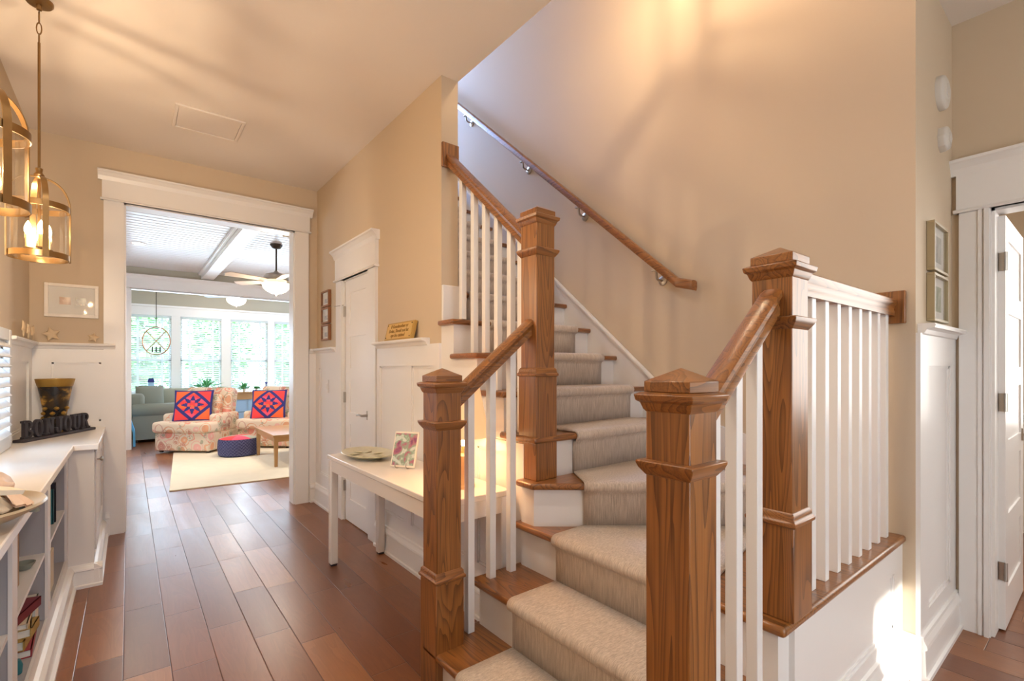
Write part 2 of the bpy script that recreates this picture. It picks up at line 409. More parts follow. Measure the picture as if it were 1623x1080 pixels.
# ------------------------------------------------------------------ trim profiles
def trim_run(mb, plane, pos, side, a0, a1, prof, z=0.0):
    """profile [(out, z)] swept along a wall; side=+1/-1 = outward direction"""
    if plane == 'x':
        mb.sweep([(a, b) for a, b in prof], (pos, a0, z), (pos, a1, z), (side, 0, 0))
    else:
        mb.sweep([(a, b) for a, b in prof], (a0, pos, z), (a1, pos, z), (0, side, 0))
    return mb
BASE = [(0, 0), (0.030, 0), (0.030, 0.018), (0.020, 0.022), (0.016, 0.13), (0.024, 0.138), (0.022, 0.150), (0.012, 0.170), (0.010, 0.182), (0, 0.186)]
RAIL = [(0, -0.085), (0.010, -0.085), (0.012, -0.05), (0.022, -0.042), (0.030, -0.026), (0.042, -0.020), (0.056, -0.018), (0.060, -0.008), (0.056, 0.0), (0, 0.0)]
CROWN = [(0, 0), (0.026, 0), (0.030, 0.012), (0.036, 0.03), (0.056, 0.052), (0.068, 0.058), (0.068, 0.072), (0, 0.072)]
FILLET = [(0, 0), (0.036, 0), (0.042, 0.008), (0.036, 0.016), (0, 0.016)]
def cells(mb, plane, pos, side, a0, a1, z0, z1, panels, t=0.016, back=0.004):
    q = sorted((pos, pos + side * t)); slab_with_holes(mb, plane, q[0], q[1], a0, a1, z0, z1, panels)
    for (b0, b1, c0, c1) in panels:
        if plane == 'x': mb.box(pos, pos + side * back, b0, b1, c0, c1)
        else: mb.box(b0, b1, pos, pos + side * back, c0, c1)
    # thin panel moulding
    for (b0, b1, c0, c1) in panels:
        w = 0.012; t2 = t * 0.65
        for (u0, u1, v0, v1) in ((b0, b1, c0, c0 + w), (b0, b1, c1 - w, c1), (b0, b0 + w, c0, c1), (b1 - w, b1, c0, c1)):
            if plane == 'x': mb.box(pos, pos + side * t2, u0, u1, v0, v1)
            else: mb.box(u0, u1, pos, pos + side * t2, v0, v1)
    return mb
RZ = 1.50
n_trim = [0]
def trim(mb, label=None, cat='trim', **k):
    n_trim[0] += 1
    return struct(mb, 'trim_%d' % n_trim[0], M['white'], label, cat, **k)

# wainscot: hall wall, either side of the closet door
w1 = MB(); cells(w1, 'x', XH, -1, 4.35, YF, 0, RZ - 0.04, [(4.47, 4.83, 0.30, 1.31)]); trim_run(w1, 'x', XH, -1, 4.35, YF, RAIL, RZ); trim(w1, 'white wainscot beside the closet door under three small frames', 'wainscot')
w2 = MB(); cells(w2, 'x', XH, -1, 2.52, 3.44, 0, RZ - 0.04, [(2.985, 3.39, 0.28, 1.325), (2.55, 2.88, 0.28, 1.325)]); trim_run(w2, 'x', XH, -1, 2.66, 3.44, RAIL, RZ); trim(w2, 'white wainscot with shelf rail carrying the brass plaque', 'wainscot')
# far wall left of the opening
w3 = MB(); cells(w3, 'y', YF, -1, XL, -0.12, 0, RZ - 0.04, [(-0.45, -0.17, 0.9, 1.355)]); trim_run(w3, 'y', YF, -1, XL, -0.085, RAIL, RZ); trim(w3, 'white wainscot with starfish ledge left of the opening', 'wainscot')
w3b = MB(); cells(w3b, 'y', YF, -1, 1.38, XH, 0, RZ - 0.04, []); trim_run(w3b, 'y', YF, -1, 1.38, XH, RAIL, RZ); trim(w3b, 'narrow white wainscot strip right of the opening', 'wainscot')
# left wall
w4 = MB(); cells(w4, 'x', XL, 1, 3.99, YF, 0, RZ - 0.04, [(4.15, 4.80, 0.9, 1.355)]); trim_run(w4, 'x', XL, 1, 3.99, YF, RAIL, RZ); trim(w4, 'white wainscot on the left wall beside the shutters', 'wainscot')
# short wall right of the stairs
w5 = MB(); cells(w5, 'y', YC, -1, XW, XR, 0, RZ - 0.04, [(2.74, 3.17, 0.26, 1.32)]); trim_run(w5, 'y', YC, -1, XW + 0.03, XR, RAIL, RZ); trim(w5, 'white wainscot panel under the two framed prints', 'wainscot')
w6 = MB(); cells(w6, 'x', XR, -1, 0.52, YC, 0, RZ - 0.04, [])
# baseboards
def base(name, runs, label):
    mb = MB()
    for (pl, p, s, a0, a1) in runs: trim_run(mb, pl, p, s, a0, a1, BASE)
    return struct(mb, name, M['white'], label, 'baseboard')
base('baseboard_hall', [('x', XH - 0.016, -1, 1.77, 3.44), ('x', XH - 0.016, -1, 4.35, YF), ('y', YF - 0.016, -1, 1.385, XH)], 'white baseboard along the hall wall behind the console')
base('baseboard_short', [('y', YC - 0.016, -1, XW - 0.004, XR), ('x', XW - 0.004, -1, YC - 0.02, 0.60)], 'tall white baseboard around the corner by the stairs')
base('baseboard_door', [('x', XR - 0.001, -1, 0.51, YC)], 'short white baseboard in the right corner')
base('baseboard_far', [('y', YF - 0.016, -1, -0.145, -0.12)], 'white baseboard left of the opening')

# cased openings: jambs, frieze, fillet, crown, casing
def casing(plane, pos, side, a0, a1, z1, w, fz, depth, proud=0.022, left=True, right=True, zb=0.0, lip=0.0):
    """opening a0..a1, head z1; casing width w; frieze height fz; wall depth behind pos"""
    mb = MB()
    def b(p0, p1, u0, u1, v0, v1):
        if plane == 'x': mb.box(p0, p1, u0, u1, v0, v1)
        else: mb.box(u0, u1, p0, p1, v0, v1)
    f = pos + side * proud
    if left: b(pos, f, a0 - w, a0, zb, z1)
    if right: b(pos, f, a1, a1 + w, zb, z1)
    b(pos, pos + side * (proud + 0.004), a0 - w - 0.01, a1 + w + 0.01, z1, z1 + fz)
    trim_run(mb, plane, pos, side, a0 - w - 0.02, a1 + w + 0.02, FILLET, z1)
    trim_run(mb, plane, pos, side, a0 - w - 0.035, a1 + w + 0.035, CROWN, z1 + fz)
    back = pos - side * depth
    b(back, pos, a0, a0 + 0.012, zb, z1); b(back, pos, a1 - 0.012, a1, zb, z1); b(back, pos, a0, a1, z1 - 0.012, z1)
    return mb
trim(casing('y', YF, -1, -0.03, 1.25, 2.626, 0.125, 0.155, 0.15), 'broad white casing and crowned header of the wide opening', 'door casing')
trim(casing('x', XH, -1, 3.60, 4.19, DOORZ, 0.145, 0.20, 0.06), 'white casing and crowned header of the closet door', 'door casing')
trim(casing('x', XR, -1, -0.42, 0.395, 2.09, 0.115, 0.19, 0.12), 'white casing and crowned header of the right door', 'door casing')
mb = casing('y', 9.9, -1, 0.02, 5.0, 2.60, 0.15, 0.16, 0.12); trim(mb, 'white casing of the sunroom opening beyond the armchairs', 'door casing')
# right door extra casing steps (profiled inner edge)
mb = MB(); mb.box(XR - 0.034, XR, 0.400, 0.418, 0, 2.11); mb.box(XR - 0.028, XR, 0.425, 0.44, 0, 2.11); trim(mb)
# living room ceiling beam and crown strips
mb = MB(); mb.box(0.98, 1.16, YF + 0.15, 9.9, LZ - 0.10, LZ); mb.box(1.16, 1.20, YF + 0.15, 9.9, LZ - 0.04, LZ); mb.box(0.94, 0.98, YF + 0.15, 9.9, LZ - 0.04, LZ)
trim(mb, 'white boxed ceiling beam running through the living room', 'ceiling beam', bevel=0.004)
mb = MB()
for k in range(1, 40):
    y = YF + 0.15 + k * 0.12
    mb.box(-2.0, 5.5, y, y + 0.006, LZ - 0.003, LZ)
trim(mb, 'fine board joints on the living room ceiling', 'ceiling boards')
# sunroom window surround boards
mb = MB()
mb.box(-1.1, 4.7, 12.77, 12.80, WZ1, WZ1 + 0.18); mb.box(-1.1, 4.7, 12.74, 12.80, WZ1 + 0.18, WZ1 + 0.22); mb.box(-1.1, 4.7, 12.72, 12.80, WZ0 - 0.04, WZ0)
for i in range(len(WINS) - 1): mb.box(WINS[i][1], WINS[i + 1][0], 12.775, 12.80, WZ0, WZ1)
mb.box(-1.1, 4.7, 12.785, 12.80, 0, WZ0 - 0.04)
trim(mb, 'white boards framing the sunroom windows', 'window trim')

# ------------------------------------------------------------------ staircase
Y1, Y4 = 1.71, 0.629                         # centre lines of the two balustrades
XA, XB, XC = 0.93, 1.165, 1.40               # nosings of the first flight
NE = [1.64 + 0.237 * k for k in range(13)]   # nosings of the second flight
ZT = [RISE * (k + 1) for k in range(17)]
stair = thing('staircase', 'oak and white staircase with carpet, rising to the right of the hall', 'staircase', (1.5, 1.2, 0))
TH = 0.030
def bull(poly): return poly
def tread(poly, z, m, nose=0.012):
    o = MB().prism(poly, z - TH, z).build('tread', m, stair, bevel=nose, seg=4); return o
YN, YO = 0.57, 1.765                          # open-end overhangs of first flight
tread([(XA, YN), (XB + 0.05, YN), (XB + 0.05, YO), (XA, YO)], ZT[0], M['oak_y'])
tread([(XB, YN), (XC + 0.05, YN), (XC + 0.05, YO), (XB, YO)], ZT[1], M['oak_y'])
# third: landing with winders above it
tread([(XC, YN), (XW, YN), (XW, 0.80), (1.55, 1.60), (1.55, YO), (XC, YO)], ZT[2], M['oak_y'])
# fourth: diagonal winder
DX0, DY0, DX1, DY1 = 1.40, 1.63, XW, 0.62
tread([(DX0, DY0), (DX1, DY1 + 0.02), (XW, 1.75), (DX0, 1.745)], ZT[3], M['oak_x'])
# second flight
XS = 1.43
for k in range(4):
    y = NE[k]
    tread([(XS, y), (XW, y), (XW, y + 0.29), (XS, y + (0.24 + 0.03 if k < 3 else 0.17))], ZT[4 + k], M['oak_x'])
for k in range(4, 12):
    y = NE[k]
    tread([(XHB, y), (XW, y), (XW, y + 0.28), (XHB, y + 0.28)], ZT[4 + k], M['oak_x'])
def riser(p0, p1, z0, z1, t=0.02):
    a, b = Vector((*p0, 0)), Vector((*p1, 0)); d = (b - a).normalized(); n = Vector((-d.y, d.x, 0))
    MB().prism([(a.x, a.y), (b.x, b.y), (b.x - n.x * t, b.y - n.y * t), (a.x - n.x * t, a.y - n.y * t)], z0, z1).build('riser', M['white'], stair)
RI = 0.03
YN2, YO2 = 0.60, 1.735
for x, i in ((XA, 0), (XB, 1), (XC, 2)):
    z0 = 0 if i == 0 else ZT[i - 1]
    riser((x + RI, YN2), (x + RI, YO2), z0, ZT[i] - TH)
# diagonal riser, then its short return at the left
riser((DX1, DY1 + 0.055), (1.43, 1.645), ZT[2], ZT[3] - TH)
for k in range(12):
    x0 = 1.46 if k < 4 else XHB
    riser((XW, NE[k] + RI), (x0, NE[k] + RI), ZT[3 + k], ZT[4 + k] - TH)
# stringers / enclosed sides
s = MB()
s.box(XA + RI + 0.02, XB + RI + 0.02, YN2, YN2 + 0.02, 0, ZT[0] - TH); s.box(XB + RI + 0.02, XC + RI + 0.02, YN2, YN2 + 0.02, 0, ZT[1] - TH)
s.build('stringer', M['white'], stair)
s = MB()
s.box(XA + RI + 0.02, XB + RI + 0.02, YO2 - 0.02, YO2, 0, ZT[0] - TH); s.box(XB + RI + 0.02, XC + RI + 0.02, YO2 - 0.02, YO2, 0, ZT[1] - TH)
s.box(1.45, XH, YO2 - 0.02, YO2, 0, ZT[2] - TH); s.box(1.43, 1.445, 1.645, YO2, ZT[2], ZT[3] - TH)
s.build('stringer', M['white'], stair)
# open side of the second flight, plane X = XH, stepped
s = MB()
s.box(XH, XH + 0.02, NE[0] + RI + 0.02, NE[1] + RI + 0.02, 0, ZT[4] - TH)
for k in (1, 2): s.box(XH, XH + 0.02, NE[k] + RI + 0.02, NE[k + 1] + RI + 0.02, 0, ZT[4 + k] - TH)
s.box(XH, XH + 0.02, NE[3] + RI + 0.02, YE, 0, ZT[7] - TH)
s.build('side_panel', M['white'], stair)
s = MB()                                      # raised wainscot rails on that side
cells(s, 'x', XH, -1, YO2, YE + 0.0, 0.0, ZT[4] - TH - 0.01, [(1.80, 2.12, 0.28, 0.90), (2.2, 2.48, 0.28, 0.90)])
s.build('side_panelling', M['white'], stair)
# knee wall under the landing
s = MB().box(XC + RI + 0.02, XW, YN2, YN2 + 0.03, 0, ZT[2] - TH)
cells(s, 'y', YN2, -1, 1.50, XW, 0.0, ZT[2] - TH, [(1.66, 2.48, 0.235, 0.46)])
trim_run(s, 'y', YN2 - 0.016, -1, XC + RI, XW, BASE)
s.build('knee_wall', M['white'], stair)
# sloped skirt board on the big wall and its cap
def skirt(x0, x1, pts, name):
    MB().prism3([(x0, y, z) for y, z in pts], (x1 - x0, 0, 0)).build(name, M['white'], stair)
sl = RISE / 0.237
def zs(y): return 1.286 + (y - 1.87) * sl
skirt(XW - 0.022, XW - 0.001, [(0.74, 0.62), (1.2, 0.5), (1.7, 0.75), (4.6, 3.0), (4.6, zs(4.6)), (1.62, zs(1.62)), (1.62, 1.04), (0.74, 0.84)], 'skirt_board')
s = MB()
s.sweep([(0, -0.03), (0.012, -0.03), (0.012, -0.012), (0.026, -0.008), (0.026, 0.008), (0, 0.012)], (XW - 0.022, 1.62, zs(1.62)), (XW - 0.022, 4.6, zs(4.6)), (-1, 0, 0))
s.build('skirt_cap', M['white'], stair)
# skirt on the hall side behind the wall end
skirt(XHB, XHB + 0.02, [(YE, ZT[7] - 0.02), (4.4, 3.0), (4.4, zs(4.4) - 0.12), (2.62, zs(2.62) - 0.11), (YE, zs(2.55) - 0.12)], 'skirt_board')
MB().box(XH, XHB + 0.02, YE - 0.02, YE, ZT[7], ZT[7] + 0.215).build('skirt_block', M['white'], stair, bevel=0.004)

def newel(x, y, zb, zt, cb, label=None, zfoot=None):
    """square box newel: base box, collar, shaft, upper collar, cap moulding, pyramid. cb = top of base box"""
    W, B = 0.112, 0.128
    mb = MB(); mb.stack(x, y, [(zb, B), (cb, B)])
    p = mb.build('newel_post', M['oak_z'], stair, bevel=0.003)
    MB().stack(x, y, [(cb - 0.004, B), (cb, B + 0.012), (cb + 0.010, B + 0.014), (cb + 0.014, B + 0.004), (cb + 0.022, W + 0.016), (cb + 0.030, W + 0.015), (cb + 0.038, W)]).build('base_collar', M['oak_x'], p, bevel=0.002)
    MB().stack(x, y, [(cb + 0.03, W), (zt - 0.09, W)]).build('shaft', M['oak_z'], p, bevel=0.003)
    c2 = zt - 0.228
    MB().stack(x, y, [(c2 - 0.018, W), (c2 - 0.014, W + 0.006), (c2, W + 0.026), (c2 + 0.010, W + 0.034), (c2 + 0.017, W + 0.034), (c2 + 0.019, W)]).build('collar', M['oak_x'], p, bevel=0.002)
    MB().stack(x, y, [(zt - 0.100, W), (zt - 0.093, W + 0.010), (zt - 0.078, W + 0.020), (zt - 0.074, W + 0.034), (zt - 0.060, W + 0.040), (zt - 0.055, W + 0.018), (zt - 0.053, 0.01)]).build('cap_moulding', M['oak_x'], p, bevel=0.002)
    MB().stack(x, y, [(zt - 0.054, W + 0.006), (zt - 0.030, W + 0.006), (zt, 0.004)]).build('cap', M['oak_x'], p, bevel=0.0015)
    return p
N1 = (0.994, Y1); N2 = (0.994, Y4); N3 = (1.51, Y1); N4 = (1.51, Y4)
newel(*N1, 0.0, H, 0.47)
newel(*N2, 0.0, H, 0.47)
newel(*N3, ZT[3], 2.075, 1.275)
newel(*N4, ZT[2], 1.667, 0.865)
# base trim of the landing edge below the right newel
# balusters
bal_n = [0]
def baluster(x, y, z0, z1, w=0.032):
    o = MB().box(x - w / 2, x + w / 2, y - w / 2, y + w / 2, z0, z1).build('baluster', M['white'], stair, bevel=0.002)
HR = [(-0.030, 0.030), (-0.018, 0.038), (0.018, 0.038), (0.030, 0.030), (0.031, 0.014), (0.024, 0.004), (0.021, -0.010), (0.024, -0.018), (0.024, -0.038), (-0.024, -0.038), (-0.024, -0.018), (-0.021, -0.010), (-0.024, 0.004), (-0.031, 0.014)]
def hz(x): return 1.185 + 0.80 * (x - 1.06)
for y in (Y1, Y4):
    MB().sweep(HR, (1.05, y, hz(1.05)), (1.455, y, hz(1.455)), (0, 1, 0)).build('handrail', M['oak_x'], stair, smooth=True, autosmooth=True)
    for x in (1.126, 1.238, 1.350):
        z0 = ZT[0] if x < XB else ZT[1]
        baluster(x, y, z0, hz(x) - 0.03)
def hy(y): return 1.965 + (y - 1.823) * 0.875
MB().sweep(HR, (1.51, 1.765, hy(1.765)), (1.51, 2.505, hy(2.505)), (1, 0, 0)).build('handrail', M['oak_y'], stair, smooth=True)
for y, i in ((1.828, 4), (1.912, 5), (2.022, 5), (2.132, 6), (2.242, 6), (2.362, 7)):
    baluster(1.51, y, ZT[i], hy(y) - 0.03)
MB().bc((1.513, 2.508, 2.585), (0.115, 0.022, 0.145)).build('rosette', M['oak_z'], stair, bevel=0.004)
MB().sweep(HR, (1.56, Y4, 1.572), (XW - 0.02, Y4, 1.572), (0, 1, 0)).build('handrail', M['oak_x'], stair, smooth=True)
for k in range(9):
    x = 1.612 + 0.1115 * k
    baluster(x, Y4, ZT[2], 1.54)
MB().bc((XW - 0.011, Y4, 1.572), (0.022, 0.118, 0.14)).build('rosette', M['oak_z'], stair, bevel=0.004)

# carpet runner: one continuous strip over the treads
def runner():
    mb = MB(); acr = []
    t = 0.012
    def strip(rows):
        # rows: list of (left point, right point); doubled into thin quads with thickness handled by solidify
        n0 = len(mb.v); K = 12
        for (a, b) in rows:
            a, b = Vector(a), Vector(b)
            for k in range(K + 1): mb.v.append(tuple(a.lerp(b, k / K))); acr.append(k / K * 0.7 + 0.01)
        for i in range(len(rows) - 1):
            for k in range(K):
                q = n0 + i * (K + 1) + k; mb.f.append((q, q + 1, q + K + 2, q + K + 1)); mb.mi.append(0)
    def over(L0, L1, R0, R1, dL, dR, zlo, z):
        """riser bottom -> nosing -> back of tread. L0/R0 nosing ends, L1/R1 back ends; d = outward direction at each end"""
        rows = []
        def add(off, zz): rows.append(((L0[0] + dL[0] * off, L0[1] + dL[1] * off, zz), (R0[0] + dR[0] * off, R0[1] + dR[1] * off, zz)))
        add(-RI + t, zlo + t); add(-RI + t, z - TH - 0.030); add(-RI + t + 0.004, z - TH - 0.016); add(-RI + t + 0.014, z - TH - 0.006)
        for k in range(7):
            a = -pi / 2 + pi * k / 6; r = TH / 2 + t
            add(-TH / 2 + 0.0 + r * cos(a), z - TH / 2 + r * sin(a))
        for k in (0.35, 0.7, 1.0):
            rows.append(((L0[0] + (L1[0] - L0[0]) * k, L0[1] + (L1[1] - L0[1]) * k, z + t), (R0[0] + (R1[0] - R0[0]) * k, R0[1] + (R1[1] - R0[1]) * k, z + t)))
        strip(rows)
    yl, yr = 1.49, 0.82
    for x, i in ((XA, 0), (XB, 1)):
        xn = (XB, XC)[i]
        over((x, yl), (xn + RI - t, yl), (x, yr), (xn + RI - t, yr), (-1, 0), (-1, 0), 0 if i == 0 else ZT[i - 1], ZT[i])
    # third step: from X nosing back to the diagonal riser
    dn = Vector((DX1 - DX0, DY1 + 0.02 - DY0)); dn.normalize(); nrm = Vector((-dn.y, dn.x)); nrm = -nrm if nrm.y > 0 else nrm
    def diag(s_): return (DX0 + dn.x * s_, DY0 + dn.y * s_)
    def back(p): return (p[0] - nrm.x * (RI - t), p[1] - nrm.y * (RI - t))
    l4, r4 = diag(0.235), diag(1.05)
    over((XC, yl), back(l4), (XC, yr), back(r4), (-1, 0), (-1, 0), ZT[1], ZT[2])
    xl2, xr2 = 1.70, 2.44
    over(l4, (xl2, NE[0] + RI - t), r4, (xr2, NE[0] + RI - t), (nrm.x, nrm.y), (nrm.x, nrm.y), ZT[2], ZT[3])
    for k in range(12):
        over((xl2, NE[k]), (xl2, NE[k] + 0.237 + RI - t), (xr2, NE[k]), (xr2, NE[k] + 0.237 + RI - t), (0, -1), (0, -1), ZT[3 + k], ZT[4 + k])
    me = bpy.data.meshes.new('stair_runner'); me.from_pydata(mb.v, [], mb.f)
    at = me.attributes.new('across', 'FLOAT', 'POINT')
    for i, v in enumerate(acr): at.data[i].value = v
    me.materials.append(M['carpet'])
    for p in me.polygons: p.use_smooth = True
    bm = bmesh.new(); bm.from_mesh(me); bmesh.ops.recalc_face_normals(bm, faces=bm.faces[:]); bm.to_mesh(me); bm.free()
    o = bpy.data.objects.new('stair_runner', me); COL.objects.link(o)
    md = o.modifiers.new('solid', 'SOLIDIFY'); md.thickness = t * 0.8; md.offset = -1
    tag(o, 'beige ribbed carpet runner climbing the middle of the stairs', 'carpet runner')
    return o
runner()

# wall handrail
hr = thing('wall_handrail', 'long oak handrail fixed to the tall tan wall by metal brackets', 'handrail', (XW - 0.07, 1.5, 1.7))
def wz(y): return 1.752 + (y - 1.55) * 0.857
RP = [(-0.026, 0.022), (-0.014, 0.030), (0.014, 0.030), (0.026, 0.022), (0.028, -0.006), (0.020, -0.028), (-0.020, -0.028), (-0.028, -0.006)]
mb = MB(); mb.sweep(RP, (XW - 0.07, 1.62, wz(1.62)), (XW - 0.07, 4.5, wz(4.5)), (1, 0, 0)); mb.sweep(RP, (XW - 0.07, 1.515, wz(1.60)-0.012), (XW - 0.07, 1.625, wz(1.622)), (1, 0, 0))
mb.build('rail', M['oak_y'], hr, smooth=True)
for y in (1.77, 2.42, 3.05, 3.9):
    z = wz(y) - 0.028
    b = MB(); b.lathe([(0.030, 0), (0.030, 0.006), (0.014, 0.012)], n=16)
    b.xform(Matrix.Translation((XW, y, z - 0.06)) @ Matrix.Rotation(-pi / 2, 4, 'Y'))
    b.tube([(XW - 0.008, y, z - 0.06), (XW - 0.05, y, z - 0.06), (XW - 0.066, y, z - 0.05), (XW - 0.07, y, z - 0.03), (XW - 0.07, y, z)], 0.007)
    b.box(XW - 0.082, XW - 0.058, y - 0.03, y + 0.03, z - 0.006, z + 0.004)
    b.build('bracket', M['nickel'], hr, smooth=True)
#@@STAGE2
# ------------------------------------------------------------------ more materials
def glassy(name, tint=(1, 1, 1), fac=0.10, rough=0.02):
    m, nt, b = nmat(name); g = NB(nt); nt.nodes.remove(b)
    out = [n for n in nt.nodes if n.type == 'OUTPUT_MATERIAL'][0]
    tr = g.n('ShaderNodeBsdfTransparent'); tr.inputs[0].default_value = (*tint, 1)
    gl = g.n('ShaderNodeBsdfGlossy'); gl.inputs['Roughness'].default_value = rough
    mx = g.n('ShaderNodeMixShader'); fr = g.n('ShaderNodeFresnel'); fr.inputs[0].default_value = 1.35
    g.l(g.m('ADD', g.m('MULTIPLY', fr.outputs[0], 0.35), fac * 0.1), mx.inputs[0])
    g.l(tr.outputs[0], mx.inputs[1]); g.l(gl.outputs[0], mx.inputs[2]); g.l(mx.outputs[0], out.inputs[0])
    return m
def glowbulb(name, col, stren):
    m, nt, b = nmat(name); g = NB(nt); nt.nodes.remove(b)
    out = [n for n in nt.nodes if n.type == 'OUTPUT_MATERIAL'][0]
    tr = g.n('ShaderNodeBsdfTransparent'); em = g.n('ShaderNodeEmission'); em.inputs[0].default_value = (*col, 1); em.inputs[1].default_value = stren
    ad = g.n('ShaderNodeAddShader'); g.l(tr.outputs[0], ad.inputs[0]); g.l(em.outputs[0], ad.inputs[1]); g.l(ad.outputs[0], out.inputs[0])
    return m
def floral():
    m, nt, b = nmat('floral_linen'); g = NB(nt)
    tc = g.n('ShaderNodeTexCoord')
    ns = g.n('ShaderNodeTexNoise'); ns.inputs['Scale'].default_value = 6; g.l(tc.outputs['Object'], ns.inputs['Vector'])
    vadd = g.n('ShaderNodeVectorMath', operation='MULTIPLY_ADD'); g.l(ns.outputs['Color'], vadd.inputs[0]); vadd.inputs[1].default_value = (0.10, 0.10, 0.10); g.l(tc.outputs['Object'], vadd.inputs[2])
    col = (0.74, 0.61, 0.46)
    cur = None
    for sc_, lo, hi, pal in ((5.6, 0.0, 0.56, [(0.0, (0.75, 0.16, 0.12)), (0.3, (0.62, 0.24, 0.10)), (0.5, (0.50, 0.22, 0.18)), (0.7, (0.75, 0.30, 0.14)), (0.85, (0.80, 0.35, 0.32))]),
                             (8.5, 0.0, 0.44, [(0.0, (0.26, 0.30, 0.20)), (0.35, (0.36, 0.22, 0.16)), (0.6, (0.34, 0.36, 0.26)), (0.8, (0.55, 0.20, 0.14))])):
        vo = g.n('ShaderNodeTexVoronoi'); vo.inputs['Scale'].default_value = sc_; vo.inputs['Randomness'].default_value = 0.75; g.l(vadd.outputs[0], vo.inputs['Vector'])
        sp = g.n('ShaderNodeSeparateColor'); g.l(vo.outputs['Color'], sp.inputs[0])
        c = g.ramp(sp.outputs[0], pal, 'CONSTANT')
        pres = g.m('GREATER_THAN', sp.outputs[1], 0.10 if sc_ < 6 else 0.25)
        d = vo.outputs['Distance']
        fill = g.m('MULTIPLY', g.m('LESS_THAN', d, hi * 0.62), 0.75)
        ring = g.m('MULTIPLY', g.m('LESS_THAN', g.m('ABSOLUTE', g.m('SUBTRACT', d, hi * 0.92)), 0.035), 0.65)
        core = g.m('LESS_THAN', d, hi * 0.22)
        f = g.m('MULTIPLY', g.m('MAXIMUM', fill, ring), pres)
        f = g.m('SUBTRACT', f, g.m('MULTIPLY', core, g.m('MULTIPLY', pres, 0.45)))
        cur = g.mix(f, col if cur is None else cur, c)
    g.l(cur, b.inputs['Base Color']); b.inputs['Roughness'].default_value = 0.9
    return m
def picture(name, base, blots, scale=6):
    m, nt, b = nmat(name); g = NB(nt); tc = g.n('ShaderNodeTexCoord')
    n = g.n('ShaderNodeTexNoise'); n.inputs['Scale'].default_value = scale; n.inputs['Detail'].default_value = 5; n.inputs['Distortion'].default_value = 0.4
    g.l(tc.outputs['Object'], n.inputs['Vector'])
    st = [(0.30, base)] + [(0.42 + 0.30 * i / max(1, len(blots)), c) for i, c in enumerate(blots)]
    g.l(g.ramp(n.outputs['Fac'], st), b.inputs['Base Color']); b.inputs['Roughness'].default_value = 0.25
    return m
M['glass'] = glassy('clear_glass')
M['pane'] = glassy('window_glass', fac=0.02)
M['bulb'] = glowbulb('candle_bulb_glow', (1.0, 0.62, 0.28), 22)
M['candle'] = mat('candle_sleeve', (0.85, 0.55, 0.22), 0.4)
M['bowlglass'] = mat('frosted_lit_glass', (0.9, 0.85, 0.75), 0.4, emit=(1.0, 0.86, 0.62), estr=3.0)
M['lens'] = mat('downlight_lens', (0.9, 0.9, 0.9), 0.4, emit=(1.0, 0.93, 0.80), estr=6.0)
M['counter'] = mat('white_counter_paint', (0.84, 0.80, 0.76), 0.25)
M['letters'] = mat('dark_iron_paint', (0.028, 0.022, 0.028), 0.6, bump=0.5, bscale=120)
M['gold'] = mat('antique_gold', (0.42, 0.26, 0.06), 0.4, metal=0.6, var=0.25, vscale=14)
M['tole'] = picture('painted_tole', (0.012, 0.010, 0.010), [(0.014, 0.012, 0.012), (0.05, 0.03, 0.012), (0.55, 0.30, 0.05)], 9)
M['shell1'] = mat('pinkish_shell', (0.78, 0.60, 0.48), 0.45, var=0.18, vscale=30)
M['shell2'] = mat('cream_shell', (0.76, 0.68, 0.55), 0.45, var=0.15, vscale=22)
M['shell3'] = mat('grey_pearl_shell', (0.30, 0.32, 0.30), 0.2, var=0.3, vscale=15)
M['stoneware'] = mat('beige_stoneware', (0.50, 0.42, 0.30), 0.35, var=0.08)
M['starfish'] = mat('dried_starfish', (0.74, 0.58, 0.38), 0.85, bump=0.6, bscale=90)
M['alarm'] = mat('aged_white_plastic', (0.62, 0.58, 0.52), 0.5)
M['frame_white'] = mat('white_picture_frame', (0.82, 0.76, 0.68), 0.35)
M['frame_brown'] = mat('brown_wood_frame', (0.27, 0.11, 0.04), 0.4, var=0.2, vscale=20)
M['frame_gold'] = mat('pale_gold_frame', (0.42, 0.33, 0.19), 0.4)
M['mount'] = mat('cream_mount', (0.80, 0.78, 0.72), 0.6)
M['plaque'] = mat('brass_plaque', (0.72, 0.46, 0.13), 0.4, metal=0.25)
M['plaque_wood'] = mat('plaque_backing', (0.50, 0.30, 0.07), 0.5)
M['ink'] = mat('engraved_brown', (0.30, 0.16, 0.03), 0.6)
M['shade'] = mat('amber_lampshade', (0.80, 0.55, 0.30), 0.8, emit=(1.0, 0.62, 0.30), estr=0.5)
M['lampbase'] = mat('tan_lamp_base', (0.55, 0.36, 0.18), 0.4)
M['platter'] = mat('sage_glazed_platter', (0.58, 0.55, 0.40), 0.3, var=0.22, vscale=18)
M['rug'] = mat('cream_woven_rug', (0.84, 0.76, 0.60), 0.95, bump=0.6, bscale=150, var=0.06, vscale=8)
M['floral'] = floral()
M['navy'] = mat('navy_cotton', (0.030, 0.030, 0.18), 0.85)
M['coral'] = mat('coral_cotton', (0.80, 0.055, 0.055), 0.85)
M['pink'] = mat('pink_cotton', (0.80, 0.09, 0.16), 0.85)
M['orange'] = mat('orange_cotton', (0.85, 0.14, 0.04), 0.85)
M['sofa'] = mat('grey_green_upholstery', (0.24, 0.255, 0.215), 0.9, bump=0.3, bscale=300)
M['sofa2'] = mat('pale_sage_cushion', (0.36, 0.38, 0.31), 0.9)
M['paleblue'] = mat('pale_blue_paint', (0.36, 0.55, 0.75), 0.4)
M['bluefab'] = mat('sky_blue_fabric', (0.10, 0.40, 0.75), 0.7)
M['pine'] = mat('light_oak_tabletop', (0.46, 0.27, 0.12), 0.35, var=0.12, vscale=9)
